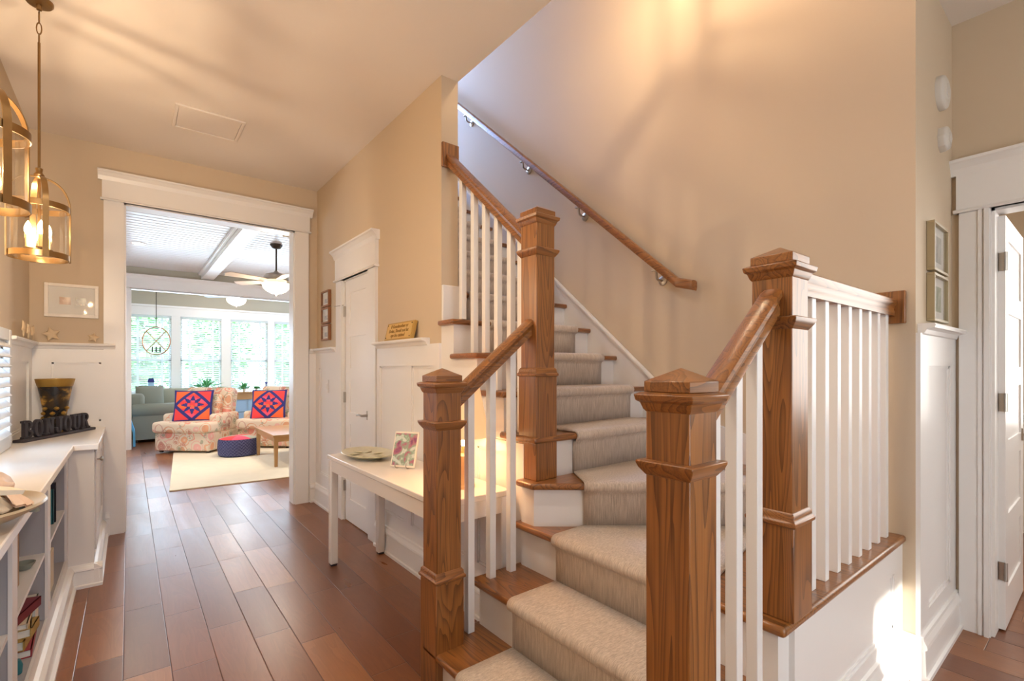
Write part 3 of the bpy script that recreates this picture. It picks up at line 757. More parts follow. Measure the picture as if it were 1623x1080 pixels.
M['blind'] = mat('white_blind_slat', (0.88, 0.92, 0.96), 0.5)
def _translucent(m, w):
    nt = m.node_tree; b = nt.nodes['Principled BSDF']; g = NB(nt); out = [n for n in nt.nodes if n.type == 'OUTPUT_MATERIAL'][0]
    t = g.n('ShaderNodeBsdfTranslucent'); t.inputs[0].default_value = (0.9, 0.93, 0.96, 1)
    mx = g.n('ShaderNodeMixShader'); mx.inputs[0].default_value = w; g.l(b.outputs[0], mx.inputs[1]); g.l(t.outputs[0], mx.inputs[2]); g.l(mx.outputs[0], out.inputs[0])
_translucent(M['blind'], 0.5)
M['leaf'] = mat('garden_leaves', (0.18, 0.34, 0.13), 0.8, var=0.5, vscale=3)
M['bark'] = mat('bark', (0.12, 0.09, 0.06), 0.9)
M['grass'] = mat('lawn', (0.16, 0.30, 0.10), 0.9, var=0.3)
M['houseplant'] = mat('houseplant_green', (0.08, 0.30, 0.10), 0.6)
M['copper'] = mat('copper_hoop', (0.62, 0.25, 0.12), 0.35, metal=0.6)
M['fanblade'] = mat('pale_maple_blade', (0.66, 0.55, 0.44), 0.3)
M['fandark'] = mat('dark_blade', (0.045, 0.035, 0.03), 0.35)
M['slip'] = mat('white_slipcover', (0.82, 0.84, 0.88), 0.8)
M['bag'] = mat('shutter_paint', (0.80, 0.82, 0.84), 0.3)
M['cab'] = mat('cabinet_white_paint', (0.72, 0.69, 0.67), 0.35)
M['cabin'] = mat('cabinet_interior_grey', (0.36, 0.345, 0.36), 0.5)  # darker, bluer grey than the cabinet fronts
M['burgundy_mat'] = mat('burgundy_mat', (0.25, 0.02, 0.06), 0.8)

# ------------------------------------------------------------------ doors
def panel_door(mb, plane, x0, x1, a0, a1, z0, z1):
    """five-panel door slab between x0 and x1 (thickness)"""
    st = 0.10; rails = [0.19, 0.10, 0.10, 0.10, 0.10, 0.11]
    n = 5; free = (z1 - z0 - sum(rails)) / n
    holes = []; z = z0 + rails[0]
    for k in range(n): holes.append((a0 + st, a1 - st, z, z + free)); z += free + rails[k + 1]
    m_ = (x0 + x1) / 2; c = 0.010
    if plane == 'x': mb.box(m_ - c, m_ + c, a0 + 0.004, a1 - 0.004, z0, z1)
    else: mb.box(a0 + 0.004, a1 - 0.004, m_ - c, m_ + c, z0, z1)
    slab_with_holes(mb, plane, x0, x1, a0, a1, z0, z1, holes)
    return holes
mb = MB(); panel_door(mb, 'x', XH + 0.008, XH + 0.043, 3.615, 4.165, 0.008, DOORZ - 0.0125)
d1 = struct(mb, 'door_1', M['white'], 'narrow white five-panel closet door in the hall wall', 'door')
MB().box(XH + 0.043, XH + 0.06, 3.60, 4.19, 0, DOORZ).build('door_stop', M['white'], d1)
def lever(parent, c, plane, side, dirn):
    """lever handle at c on plane; side = outward sign; dirn = lever direction along the wall"""
    mb = MB()
    x, y, z = c
    if plane == 'x':
        mb.box(x, x + side * 0.008, y - 0.022, y + 0.022, z - 0.035, z + 0.035)
        mb.tube([(x, y, z), (x + side * 0.045, y, z), (x + side * 0.052, y + dirn * 0.012, z), (x + side * 0.052, y + dirn * 0.06, z + 0.004), (x + side * 0.050, y + dirn * 0.115, z - 0.004)], [0.010, 0.009, 0.009, 0.008, 0.007])
    else:
        mb.box(x - 0.022, x + 0.022, y, y + side * 0.008, z - 0.035, z + 0.035)
        mb.tube([(x, y, z), (x, y + side * 0.045, z), (x + dirn * 0.012, y + side * 0.052, z), (x + dirn * 0.06, y + side * 0.052, z + 0.004), (x + dirn * 0.115, y + side * 0.050, z - 0.004)], [0.010, 0.009, 0.009, 0.008, 0.007])
    return mb.build('door_handle', M['nickel'], parent, smooth=True)
lever(d1, (XH + 0.008, 3.66, 0.94), 'x', -1, 1)
for z in (0.30, 1.06, 1.80):
    b = MB().box(XH - 0.002, XH + 0.010, 4.160, 4.182, z - 0.045, z + 0.045); b.tube([(XH - 0.004, 4.171, z - 0.046), (XH - 0.004, 4.171, z + 0.046)], 0.006)
    b.build('hinge', M['nickel'], d1)
MB().tube([(XH - 0.008, 4.171, 1.855), (XH - 0.03, 4.25, 1.855), (XH - 0.035, 4.34, 1.856)], 0.003).build('hinge_pin_stop', M['nickel'], d1)
# open door on the right, standing at right angles to its wall
mb = MB(); panel_door(mb, 'y', 0.358, 0.393, XR + 0.105, XR + 0.80, 0.010, 2.07)
d2 = struct(mb, 'door_2', M['white'], 'white five-panel door standing open at the right edge', 'door')
lever(d2, (XR + 0.74, 0.358, 0.93), 'y', -1, -1)
for z in (0.30, 1.14, 1.84):
    b = MB().box(XR + 0.101, XR + 0.106, 0.360, 0.391, z - 0.045, z + 0.045); b.box(XR + 0.085, XR + 0.105, 0.383, 0.386, z - 0.045, z + 0.045)
    b.tube([(XR + 0.100, 0.356, z - 0.046), (XR + 0.100, 0.356, z + 0.046)], 0.007)
    b.build('hinge', M['nickel'], d2)
# side room trim
mb = MB(); cells(mb, 'x', 5.6, -1, -2.5, 0.95, 0, 0.9, [(0.1, 0.8, 0.25, 0.8), (-1.0, -0.1, 0.25, 0.8)]); trim_run(mb, 'x', 5.6, -1, -2.5, 0.95, BASE); trim_run(mb, 'x', 5.6, -1, -2.5, 0.95, RAIL, 0.95); trim(mb, 'white panelling in the room beyond the right door', 'wainscot')
mb = MB(); trim_run(mb, 'y', 0.95, -1, XR + T, 5.6, BASE); trim_run(mb, 'y', 0.95, -1, XR + T, 5.6, RAIL, 0.95); trim(mb, 'baseboard and rail beyond the open right door', 'wainscot')

# ------------------------------------------------------------------ built-in shelves on the left
CX, CJ = -0.292, -0.165
cab = thing('built_in_bookcase', 'white built-in open bookcase along the left wall', 'bookcase', (-0.42, 2.5, 0))
XB0 = XL + 0.005
body = MB()
body.box(XB0, XB0 + 0.012, 0.9, 3.866, 0.0, 0.82)
body.box(XB0, CX, 0.9, 3.866, 0.03, 0.195)                      # plinth and bottom shelf
DIV = [(1.30, 1.38), (2.13, 2.21), (2.965, 3.05)]
for a, b in DIV: body.box(XB0, CX, a, b - 0.0, 0.195, 0.80)
body.box(XB0, CX, 3.79, 3.866, 0.195, 0.80)
body.box(XB0, CX, 0.9, 3.866, 0.795, 0.82)
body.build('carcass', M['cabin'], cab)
fr = MB()
slab_with_holes(fr, 'x', CX, CX + 0.010, 0.9, 3.866, 0.10, 0.82, [(a, b, 0.198, 0.785) for a, b in ((0.904, 1.296), (1.384, 2.126), (2.214, 2.961), (3.054, 3.786))])
fr.build('face_frame', M['cab'], cab)
for (a, b) in ((0.9, 1.30), (1.38, 2.13), (2.21, 2.965), (3.05, 3.79)):
    MB().box(XB0 + 0.012, CX, a, b, 0.475, 0.492).build('shelf', M['cab'], cab)
CBASE = [(0, 0), (0.040, 0), (0.040, 0.016), (0.026, 0.020), (0.022, 0.095), (0.030, 0.102), (0.028, 0.112), (0.014, 0.128), (0, 0.134)]
mb = MB(); trim_run(mb, 'x', CX + 0.010, 1, 0.9, 3.866, CBASE); mb.build('base_moulding', M['white'], cab)
cup = thing('corner_cupboard', 'deeper white cupboard with a door at the far end of the bookcase', 'cupboard', (-0.36, 4.4, 0))
b = MB().box(XB0, CJ - 0.02, 3.877, YF - 0.022, 0.0, 0.818); b.box(XB0, CJ - 0.02, 3.877, 3.885, 0, 0.818); b.build('carcass', M['cab'], cup)
b = MB().box(CX - 0.01, CJ, 3.869, 3.877, 0.0, 0.818); b.build('end_panel', M['cab'], cup)
mb = MB(); panel_holes = [(4.02, 4.80, 0.27, 0.72)]
slab_with_holes(mb, 'x', CJ - 0.012, CJ + 0.008, 3.925, 4.90, 0.195, 0.795, panel_holes); mb.box(CJ - 0.012, CJ - 0.002, 4.02, 4.80, 0.27, 0.72)
dd = mb.build('cupboard_door', M['cab'], cup, bevel=0.002)
MB().lathe([(0.004, 0), (0.005, 0.012), (0.013, 0.018), (0.014, 0.026), (0.006, 0.031)], n=16).xform(Matrix.Translation((CJ + 0.008, 4.0, 0.74)) @ Matrix.Rotation(pi / 2, 4, 'Y')).build('knob', M['nickel'], dd, smooth=True)
b = MB(); b.box(CJ - 0.02, CJ, 3.877, 3.915, 0.16, 0.818); b.box(CJ - 0.02, CJ, 4.91, YF - 0.022, 0.16, 0.818); b.box(CJ - 0.02, CJ, 3.877, YF - 0.022, 0.80, 0.818); b.box(CJ - 0.02, CJ, 3.877, YF - 0.022, 0.1, 0.19); b.build('face_frame', M['cab'], cup)
mb = MB(); trim_run(mb, 'x', CJ, 1, 3.84, YF - 0.022, CBASE); trim_run(mb, 'y', 3.869, -1, CX + 0.012, CJ + 0.04, CBASE); mb.build('base_moulding', M['white'], cup)
ct = MB().prism([(XL + 0.002, 0.9), (-0.255, 0.9), (-0.255, 3.835), (-0.143, 3.835), (-0.143, YF - 0.02), (XL + 0.002, YF - 0.02)], 0.82, 0.855).build('countertop', M['counter'], bevel=0.004)
tag(ct, 'long white painted countertop over the built-in bookcase', 'countertop')
CZ = 0.855

# shutters in the left window
win = MB(); win.box(XL - T, XL, 2.87, 2.91, 0.88, 1.50); win.box(XL - T, XL, 3.92, 3.96, 0.88, 1.50); win.box(XL - T, XL, 2.87, 3.96, 0.88, 0.91); win.box(XL - T, XL, 2.87, 3.96, 1.47, 1.50)
w = struct(win, 'window_1', M['white'], 'small hall window behind the white shutters', 'window')
MB().box(XL - 0.08, XL - 0.075, 2.91, 3.92, 0.91, 1.47).build('pane', M['pane'], w)
sh = thing('plantation_shutter', 'white louvred shutter standing over the counter at the left edge', 'shutter', (XL + 0.03, 3.42, CZ))
for a0, a1 in ((3.42, 3.98), (2.85, 3.41)):
    for y0 in (a0, a1 - 0.05): MB().box(XL + 0.012, XL + 0.040, y0, y0 + 0.05, CZ + 0.003, 1.53).build('stile', M['bag'], sh, bevel=0.003)
    for z0, hh in ((CZ + 0.003, 0.07), (1.47, 0.06)): MB().box(XL + 0.014, XL + 0.038, a0 + 0.05, a1 - 0.05, z0, z0 + hh).build('rail', M['bag'], sh)
    z = CZ + 0.10
    while z < 1.45:
        l = MB().box(-0.004, 0.004, a0 + 0.052, a1 - 0.052, -0.031, 0.031); l.xform(Matrix.Translation((XL + 0.026, 0, z)) @ Matrix.Rotation(radians(-42), 4, 'Y')); l.build('louver', M['bag'], sh)
        z += 0.055

# ------------------------------------------------------------------ sign letters: slab serif BONJOUR
def arcband(mb, cx, cz, rx, rz, w, a0, a1, t, n=20):
    p = []
    for k in range(n + 1):
        a = a0 + (a1 - a0) * k / n; p.append((cx + rx * cos(a), cz + rz * sin(a)))
    q = []
    for k in range(n + 1):
        a = a0 + (a1 - a0) * k / n; q.append((cx + (rx - w) * cos(a), cz + (rz - w * 0.75) * sin(a)))
    for k in range(n):
        pts = [(p[k][0], -t / 2, p[k][1]), (p[k + 1][0], -t / 2, p[k + 1][1]), (q[k + 1][0], -t / 2, q[k + 1][1]), (q[k][0], -t / 2, q[k][1])]
        mb.prism3(pts, (0, t, 0))
def letter(ch, h=0.112, t=0.022):
    mb = MB(); sw = 0.022; sf = 0.014
    def vb(x, z0=0, z1=None): mb.box(x, x + sw, -t / 2, t / 2, z0, h if z1 is None else z1)
    def serif(x, z): mb.box(x - 0.009, x + sw + 0.009, -t / 2, t / 2, z, z + sf)
    w = 0.072
    if ch == 'B':
        vb(0.008); serif(0.008, 0); serif(0.008, h - sf)
        arcband(mb, 0.036, h * 0.26, 0.036, h * 0.26, 0.019, -pi / 2, pi / 2, t); arcband(mb, 0.034, h * 0.75, 0.032, h * 0.25, 0.018, -pi / 2, pi / 2, t)
        for z in (0, h * 0.5 - 0.008, h - 0.014): mb.box(0.02, 0.038, -t / 2, t / 2, z, z + 0.015)
    elif ch == 'O': arcband(mb, w / 2, h / 2, w / 2, h / 2, 0.021, 0, 2 * pi, t, 32)
    elif ch == 'N':
        w = 0.084; vb(0.010); vb(0.054); serif(0.010, 0); serif(0.010, h - sf); serif(0.054, h - sf); mb.prism3([(0.010, -t / 2, h), (0.034, -t / 2, h), (0.076, -t / 2, 0), (0.052, -t / 2, 0)], (0, t, 0))
    elif ch == 'J':
        w = 0.062; vb(0.032, 0.03); serif(0.032, h - sf); arcband(mb, 0.027, 0.030, 0.027, 0.030, 0.020, pi, 2 * pi, t); mb.box(0.0, 0.018, -t / 2, t / 2, 0.026, 0.042)
    elif ch == 'U':
        w = 0.080; vb(0.009, 0.035); vb(0.052, 0.035); serif(0.009, h - sf); serif(0.052, h - sf); arcband(mb, 0.0415, 0.036, 0.0325, 0.036, 0.021, pi, 2 * pi, t)
    elif ch == 'R':
        w = 0.082; vb(0.008); serif(0.008, 0); serif(0.008, h - sf); arcband(mb, 0.036, h * 0.74, 0.034, h * 0.26, 0.018, -pi / 2, pi / 2, t)
        for z in (h * 0.48, h - 0.014): mb.box(0.02, 0.038, -t / 2, t / 2, z, z + 0.015)
        mb.prism3([(0.034, -t / 2, h * 0.50), (0.054, -t / 2, h * 0.50), (0.078, -t / 2, 0), (0.056, -t / 2, 0)], (0, t, 0)); mb.box(0.05, 0.088, -t / 2, t / 2, 0, sf)
    return mb, w
sg = thing('word_sign', 'dark letter sign reading BONJOUR, standing on the white counter', 'sign', (0, 0, 0))
x = 0.03; n_ch = 0
for ch in 'BONJOUR':
    mb, w = letter(ch); mb.xform(Matrix.Translation((x, 0, 0.018))); mb.build('letter', M['letters'], sg, bevel=0.002); x += w + 0.012
MB().box(0, x + 0.02, -0.03, 0.03, 0, 0.018).build('base', M['letters'], sg, bevel=0.003)
SP0, SP1 = Vector((-0.527, 4.16, CZ)), Vector((-0.22, 4.76, CZ))
sg.location = SP0; sg.rotation_euler = (0, 0, math.atan2(SP1.y - SP0.y, SP1.x - SP0.x)); WL[sg] = SP0
sg.scale = ((SP1 - SP0).length / (x + 0.02),) * 2 + (1.0,)

vz = thing('tole_vase', 'black flared vase with gold rim and painted fruit behind the letter sign', 'vase', (-0.415, 4.76, CZ))
vz_c = (-0.415, 4.76, CZ)
VS = Matrix.Translation(vz_c) @ Matrix.Diagonal((0.76, 0.76, 1, 1))
MB().lathe([(0.070, 0), (0.082, 0.01), (0.070, 0.03), (0.074, 0.06), (0.096, 0.20), (0.108, 0.26), (0.122, 0.325), (0.118, 0.325), (0.104, 0.26), (0.09, 0.18), (0.06, 0.05), (0.0, 0.05)], (0, 0, 0), n=32, cap=False).xform(VS).build('body', M['tole'], vz, smooth=True)
MB().lathe([(0.120, 0.322), (0.127, 0.330), (0.143, 0.378), (0.137, 0.380), (0.121, 0.330), (0.116, 0.322)], (0, 0, 0), n=32, cap=False).xform(VS).build('rim', M['gold'], vz, smooth=True)
for k in range(9):
    a = radians(195 + k * 17); r = (0.082 + (k % 3) * 0.007) * 0.76; zz = 0.10 + (k % 3) * 0.035
    MB().lathe([(0.001, -0.014), (0.012, -0.008), (0.016, 0), (0.012, 0.008), (0.001, 0.014)], (vz_c[0] + r * cos(a), vz_c[1] + r * sin(a), CZ + zz), n=10).build('painted_fruit', M['gold'] if k % 2 else M['orange'] if k == 5 else M['gold'], vz, smooth=True)

# dish of shells
dc = (-0.375, 2.03, CZ)
dsh = thing('shell_dish', 'wide beige stoneware dish near the counter edge at far left', 'dish', dc)
mb = MB().lathe([(0.08, 0.0), (0.085, 0.008), (0.12, 0.022), (0.165, 0.048), (0.172, 0.056), (0.168, 0.062), (0.155, 0.052), (0.11, 0.030), (0.06, 0.018), (0.0, 0.016)], (0, 0, 0), n=40, cap=False)
mb.xform(Matrix.Translation(dc) @ Matrix.Diagonal((1.05, 1.25, 1, 1))); mb.build('bowl', M['stoneware'], dsh, smooth=True)
def conch(name, label, c, s_, rz, m, tilt=0.2):
    mb = MB(); pts = []; rr = []
    for k in range(15):
        f = k / 14; pts.append((-0.05 + 0.10 * f, 0.006 * sin(f * 9), 0)); rr.append(0.003 + 0.030 * (sin(pi * min(1, f * 1.25) * 0.8) ** 1.5) * (1 + 0.12 * cos(k * 2.3)))
    mb.tube(pts, rr, n=14)
    mb.add([(0.0, -0.01, 0.01), (0.045, -0.045, 0.012), (0.05, -0.02, 0.016), (0.0, 0.01, 0.02), (0.0, -0.01, 0.018), (0.045, -0.047, 0.018), (0.05, -0.02, 0.022), (0.0, 0.01, 0.028)], [(0, 1, 2, 3), (4, 7, 6, 5), (0, 4, 5, 1), (1, 5, 6, 2), (2, 6, 7, 3), (3, 7, 4, 0)])
    mb.xform(Matrix.Translation(c) @ Matrix.Rotation(rz, 4, 'Z') @ Matrix.Rotation(tilt, 4, 'Y') @ Matrix.Scale(s_, 4))
    o = mb.build(name, m, smooth=True); tag(o, label, 'shell', 'shells heaped in the dish'); return o
def clam(label, c, s_, rz, m, tilt=0.3):
    mb = MB(); K = 16; R_ = 6; q = []; 
    for i in range(R_ + 1):
        f = i / R_
        for k in range(K + 1):
            a = radians(-80 + 160 * k / K); r = 0.07 * f * (1 + 0.03 * cos(k * pi)); q.append((r * cos(a), r * sin(a) * 1.05, 0.026 * (1 - f ** 2) + 0.002 * cos(k * pi) * f))
    n0 = len(q); q2 = [(x_, y_, z_ - 0.004) for x_, y_, z_ in q]
    fs = []
    for i in range(R_):
        for k in range(K): a = i * (K + 1) + k; fs.append((a, a + 1, a + K + 2, a + K + 1)); fs.append((n0 + a, n0 + a + K + 1, n0 + a + K + 2, n0 + a + 1))
    mb.add(q + q2, fs); mb.xform(Matrix.Translation(c) @ Matrix.Rotation(rz, 4, 'Z') @ Matrix.Rotation(tilt, 4, 'Y') @ Matrix.Scale(s_, 4))
    o = mb.build('clam_shell', m, smooth=True); tag(o, label, 'shell', 'shells heaped in the dish'); return o
zz = CZ + 0.05
conch('conch_shell', 'knobbly cream conch shell nearest the left edge of the dish', (dc[0] + 0.01, dc[1] - 0.10, zz + 0.04), 2.0, 0.9, M['shell2'])
conch('conch_shell', 'pink-tipped conch shell at the back of the dish', (dc[0] + 0.03, dc[1] + 0.11, zz + 0.035), 1.7, 2.6, M['shell1'])
conch('whelk_shell', 'small tan whelk shell lying between the two conches', (dc[0] - 0.08, dc[1] + 0.04, zz + 0.04), 1.4, 3.6, M['shell1'])
clam('smooth tan clam shell on the right side of the dish', (dc[0] + 0.045, dc[1] + 0.02, zz + 0.022), 1.5, 0.5, M['shell1'])
clam('grey pearly clam shell low at the dish rim', (dc[0] + 0.10, dc[1] + 0.035, zz - 0.002), 0.95, 0.2, M['shell3'], 0.45)
clam('pale clam shell at the front of the dish', (dc[0] + 0.035, dc[1] - 0.05, zz + 0.030), 1.15, -0.3, M['shell2'], 0.35)

# books and things on the open shelves
def book(label, c, size, m, page=True, rot=0.0, group=None, tilt=0.0):
    """size = (thickness, depth, height) upright along Y; root at its base"""
    cx, cy, cz = c; th, dp, hh = size
    t = thing('book', label, 'book', c, group)
    a = MB(); a.box(-dp / 2, dp / 2, -th / 2, -th / 2 + 0.003, 0, hh); a.box(-dp / 2, dp / 2, th / 2 - 0.003, th / 2, 0, hh); a.box(dp / 2 - 0.004, dp / 2, -th / 2, th / 2, 0, hh)
    a.xform(Matrix.Translation(c)); a.build('cover', m, t, pivot=c)
    p = MB().box(-dp / 2 + 0.004, dp / 2 - 0.004, -th / 2 + 0.003, th / 2 - 0.003, 0.004, hh - 0.004); p.xform(Matrix.Translation(c)); p.build('pages', M['mount'], t, pivot=c)
    t.rotation_euler = (tilt, 0, rot); return t
def lying(label, c, size, m, rot=0.0, group=None):
    """book lying flat: size = (along x, along y, thickness)"""
    dx, dy, th = size; t = thing('book', label, 'book', c, group)
    a = MB(); a.box(-dx / 2, dx / 2, -dy / 2, dy / 2, 0, 0.003); a.box(-dx / 2, dx / 2, -dy / 2, dy / 2, th - 0.003, th); a.box(dx / 2 - 0.004, dx / 2, -dy / 2, dy / 2, 0, th)
    a.xform(Matrix.Translation(c)); a.build('cover', m, t, pivot=c)
    p = MB().box(-dx / 2 + 0.004, dx / 2 - 0.004, -dy / 2 + 0.004, dy / 2 - 0.004, 0.003, th - 0.003); p.xform(Matrix.Translation(c)); p.build('pages', M['mount'], t, pivot=c)
    t.rotation_euler = (0, 0, rot); return t
BK = {k: mat('book_cloth_' + k, c, 0.6) for k, c in {'burgundy': (0.16, 0.012, 0.025), 'mustard': (0.42, 0.27, 0.07), 'cream': (0.60, 0.50, 0.36), 'red': (0.30, 0.02, 0.03), 'teal': (0.02, 0.14, 0.17), 'black': (0.02, 0.015, 0.03), 'white': (0.68, 0.66, 0.62), 'tan': (0.36, 0.20, 0.09), 'grey': (0.18, 0.18, 0.20), 'yellow': (0.75, 0.42, 0.04)}.items()}
z = 0.196
for lab, m_, sx, sy, th, r in (('red and cream book lowest in the leaning stack on the bottom shelf', 'red', 0.17, 0.24, 0.030, 0.05), ('thick mustard book on the red one in the shelf stack', 'mustard', 0.16, 0.23, 0.038, -0.08), ('second mustard book in the middle of the shelf stack', 'mustard', 0.155, 0.21, 0.034, 0.10), ('cream book under the burgundy one in the shelf stack', 'cream', 0.15, 0.20, 0.022, 0.02), ('burgundy book on top of the shelf stack', 'burgundy', 0.15, 0.20, 0.036, -0.25)):
    lying(lab, (-0.385, 2.73, z), (sx, sy, th), BK[m_], r, 'books stacked flat on the bottom shelf'); z += th + 0.0005
lying('thick white book lying beside the stack on the bottom shelf', (-0.395, 2.895, 0.196), (0.17, 0.09, 0.13), BK['white'], 0.0)
book('tall tan book leaning by the divider on the upper shelf', (-0.395, 2.57, 0.493), (0.035, 0.14, 0.20), BK['tan'])
book('dark teal-edged book on the far upper shelf', (-0.385, 3.49, 0.493), (0.030, 0.15, 0.18), BK['teal'])
book('tall black book beside the teal one on the far upper shelf', (-0.380, 3.53, 0.493), (0.034, 0.15, 0.205), BK['black'])
book('slim grey book upright on the far bottom shelf', (-0.380, 3.20, 0.196), (0.018, 0.16, 0.22), BK['grey'])
book('brown book upright beside the slim grey one', (-0.380, 3.235, 0.196), (0.022, 0.15, 0.20), BK['tan'])
book('cream book upright at the end of the far bottom row', (-0.380, 3.275, 0.196), (0.026, 0.15, 0.21), BK['cream'])
o = MB().lathe([(0.02, 0), (0.022, 0.003), (0.034, 0.020), (0.036, 0.026), (0.032, 0.026), (0.02, 0.007), (0.0, 0.006)], (-0.335, 2.77, 0.4935), n=24, cap=False).build('small_bowl', M['sofa'], smooth=True); tag(o, 'small grey-green bowl on the upper shelf above the book stack', 'bowl')
mg = thing('painted_mug', 'small cream mug with a red figure on the far shelf', 'mug', (-0.34, 3.37, 0.385))
o = MB().box(-0.43, -0.305, 3.31, 3.43, 0.196, 0.384).build('storage_box', BK['cream']); tag(o, 'plain cream box holding up the small mug on the far shelf', 'box')
MB().lathe([(0.026, 0), (0.030, 0.003), (0.031, 0.062), (0.028, 0.062), (0.027, 0.006), (0, 0.005)], (-0.34, 3.37, 0.3845), n=20, cap=False).build('cup', M['frame_white'], mg, smooth=True)
MB().tube([(-0.34, 3.341, 0.435), (-0.34, 3.322, 0.43), (-0.34, 3.320, 0.41), (-0.34, 3.341, 0.40)], 0.004).build('handle', BK['red'], mg, smooth=True)
book('yellow book upright on the nearest bottom shelf', (-0.385, 2.07, 0.196), (0.030, 0.16, 0.22), BK['yellow'])
o = MB().lathe([(0.016, 0), (0.018, 0.03), (0.012, 0.05), (0.0, 0.052)], (-0.322, 2.50, 0.196), n=14).build('figurine', BK['teal'], smooth=True); tag(o, 'tiny teal ornament on the bottom shelf below the book stack', 'ornament')

# ------------------------------------------------------------------ lantern pendants
def lantern(name, label, x, y, zb, ztop, rot=0.3, group='brass lantern pendants', power=10):
    R_ = 0.106
    t = thing(name, label, 'pendant light', (x, y, zb), group)
    zu = zb + 0.235; zt = zb + 0.40
    for z0 in (zb, zu):
        MB().lathe([(R_, 0), (R_ + 0.003, 0), (R_ + 0.003, 0.028), (R_, 0.028), (R_, 0)], (x, y, z0), n=48, cap=False).build('ring', M['brass'], t, smooth=True)
    for k in range(4):
        a = rot + k * pi / 2; pts = [(x + (R_ + 0.006) * cos(a), y + (R_ + 0.006) * sin(a), zb - 0.002), (x + (R_ + 0.006) * cos(a), y + (R_ + 0.006) * sin(a), zu + 0.02)]
        for j in range(1, 13):
            th = j / 12 * pi / 2; r = (R_ + 0.006) * cos(th) ** 0.75 if j < 12 else 0.008
            pts.append((x + r * cos(a), y + r * sin(a), zu + 0.02 + (zt - zu - 0.03) * sin(th)))
        MB().band(pts, lambda i, p: (-sin(a), cos(a), 0), 0.022, 0.003).build('strap', M['brass'], t, smooth=True)
    MB().lathe([(R_ - 0.008, 0.004), (R_ - 0.006, 0.004), (R_ - 0.006, 0.255), (R_ - 0.008, 0.255), (R_ - 0.008, 0.004)], (x, y, zb), n=40, cap=False).build('glass_cylinder', M['glass'], t, smooth=True)
    MB().lathe([(0.004, -0.02), (0.018, -0.012), (0.020, 0.0), (0.012, 0.012), (0.014, 0.03), (0.006, 0.036)], (x, y, zt), n=20).build('finial', M['brass'], t, smooth=True)
    MB().tube([(x, y, zt + 0.03), (x, y, ztop - 0.20)], 0.0055).build('rod', M['brass'], t, smooth=True)
    for k in range(3):
        zc = ztop - 0.185 + k * 0.052; cpts = []
        for j in range(12):
            aa = 2 * pi * j / 12; cpts.append((x + (0.009 * cos(aa) if k % 2 else 0), y + (0 if k % 2 else 0.009 * cos(aa)), zc + 0.028 * sin(aa)))
        MB().tube(cpts, 0.0028, n=6, closed=True).build('chain_link', M['brass'], t, smooth=True)
    MB().lathe([(0.052, 0), (0.052, -0.010), (0.046, -0.018), (0.012, -0.022), (0.010, -0.045), (0.0, -0.045)], (x, y, ztop), n=32, cap=False).build('canopy', M['brass'], t, smooth=True)
    MB().tube([(x, y, zt - 0.02), (x, y, zb + 0.03)], 0.006).build('stem', M['brass'], t, smooth=True)
    for k in range(3):
        a = rot + 0.5 + k * 2 * pi / 3; cx, cy = x + 0.040 * cos(a), y + 0.040 * sin(a)
        c = MB(); c.tube([(x, y, zb + 0.035), (x + 0.03 * cos(a), y + 0.03 * sin(a), zb + 0.026), (cx, cy, zb + 0.045)], 0.004); c.lathe([(0.004, 0), (0.018, 0.006), (0.019, 0.010), (0.008, 0.010)], (cx, cy, zb + 0.042), n=16)
        arm = c.build('candle_arm', M['brass'], t, smooth=True)
        MB().lathe([(0.0105, 0), (0.0105, 0.060), (0.006, 0.062)], (cx, cy, zb + 0.052), n=14).build('candle', M['candle'], arm, smooth=True)
        MB().lathe([(0.006, 0), (0.013, 0.015), (0.0145, 0.028), (0.009, 0.050), (0.001, 0.066)], (cx, cy, zb + 0.112), n=14).build('bulb', M['bulb'], arm, smooth=True)
        point('lantern_bulb', (cx, cy, zb + 0.140), power, WARM, 0.010)
    return t
lantern('lantern_pendant', 'complete brass lantern hanging nearer the far wall at upper left', -0.335, 3.2, 1.83, ZC)
lantern('lantern_pendant', 'nearer brass lantern cut off by the left picture edge', -0.365, 2.27, 1.83, ZC, rot=0.62)
lantern('lantern_pendant', 'brass lantern hanging high in the stairwell above the picture', 2.0, 1.45, 3.60, ZU, rot=0.2, power=13)

# ------------------------------------------------------------------ framed things and small wall items
def frame_y(name, label, x0, x1, z0, z1, ypos, side, fw, depth, mf, arts, group=None, cat='picture', mount=True):
    """picture on a wall whose face is y = ypos, looking along side*Y"""
    t = thing(name, label, cat, ((x0 + x1) / 2, ypos + side * 0.001, z0), group)
    ya, yb = ypos + side * 0.001, ypos + side * depth
    f = MB(); slab_with_holes(f, 'y', min(ya, yb), max(ya, yb), x0, x1, z0, z1, [(x0 + fw, x1 - fw, z0 + fw, z1 - fw)]); f.build('frame', mf, t, bevel=0.0015)
    MB().box(x0 + fw, x1 - fw, ya, ya + side * depth * 0.4, z0 + fw, z1 - fw).build('mount', M['mount'], t)
    for (a, b, c, d, m_) in arts: MB().box(a, b, ya, ya + side * (depth * 0.4 + 0.001), c, d).build('print', m_, t)
    MB().box(x0 + fw, x1 - fw, ya + side * depth * 0.72, ya + side * (depth * 0.72 + 0.001), z0 + fw, z1 - fw).build('glazing', M['pane'], t)
    return t
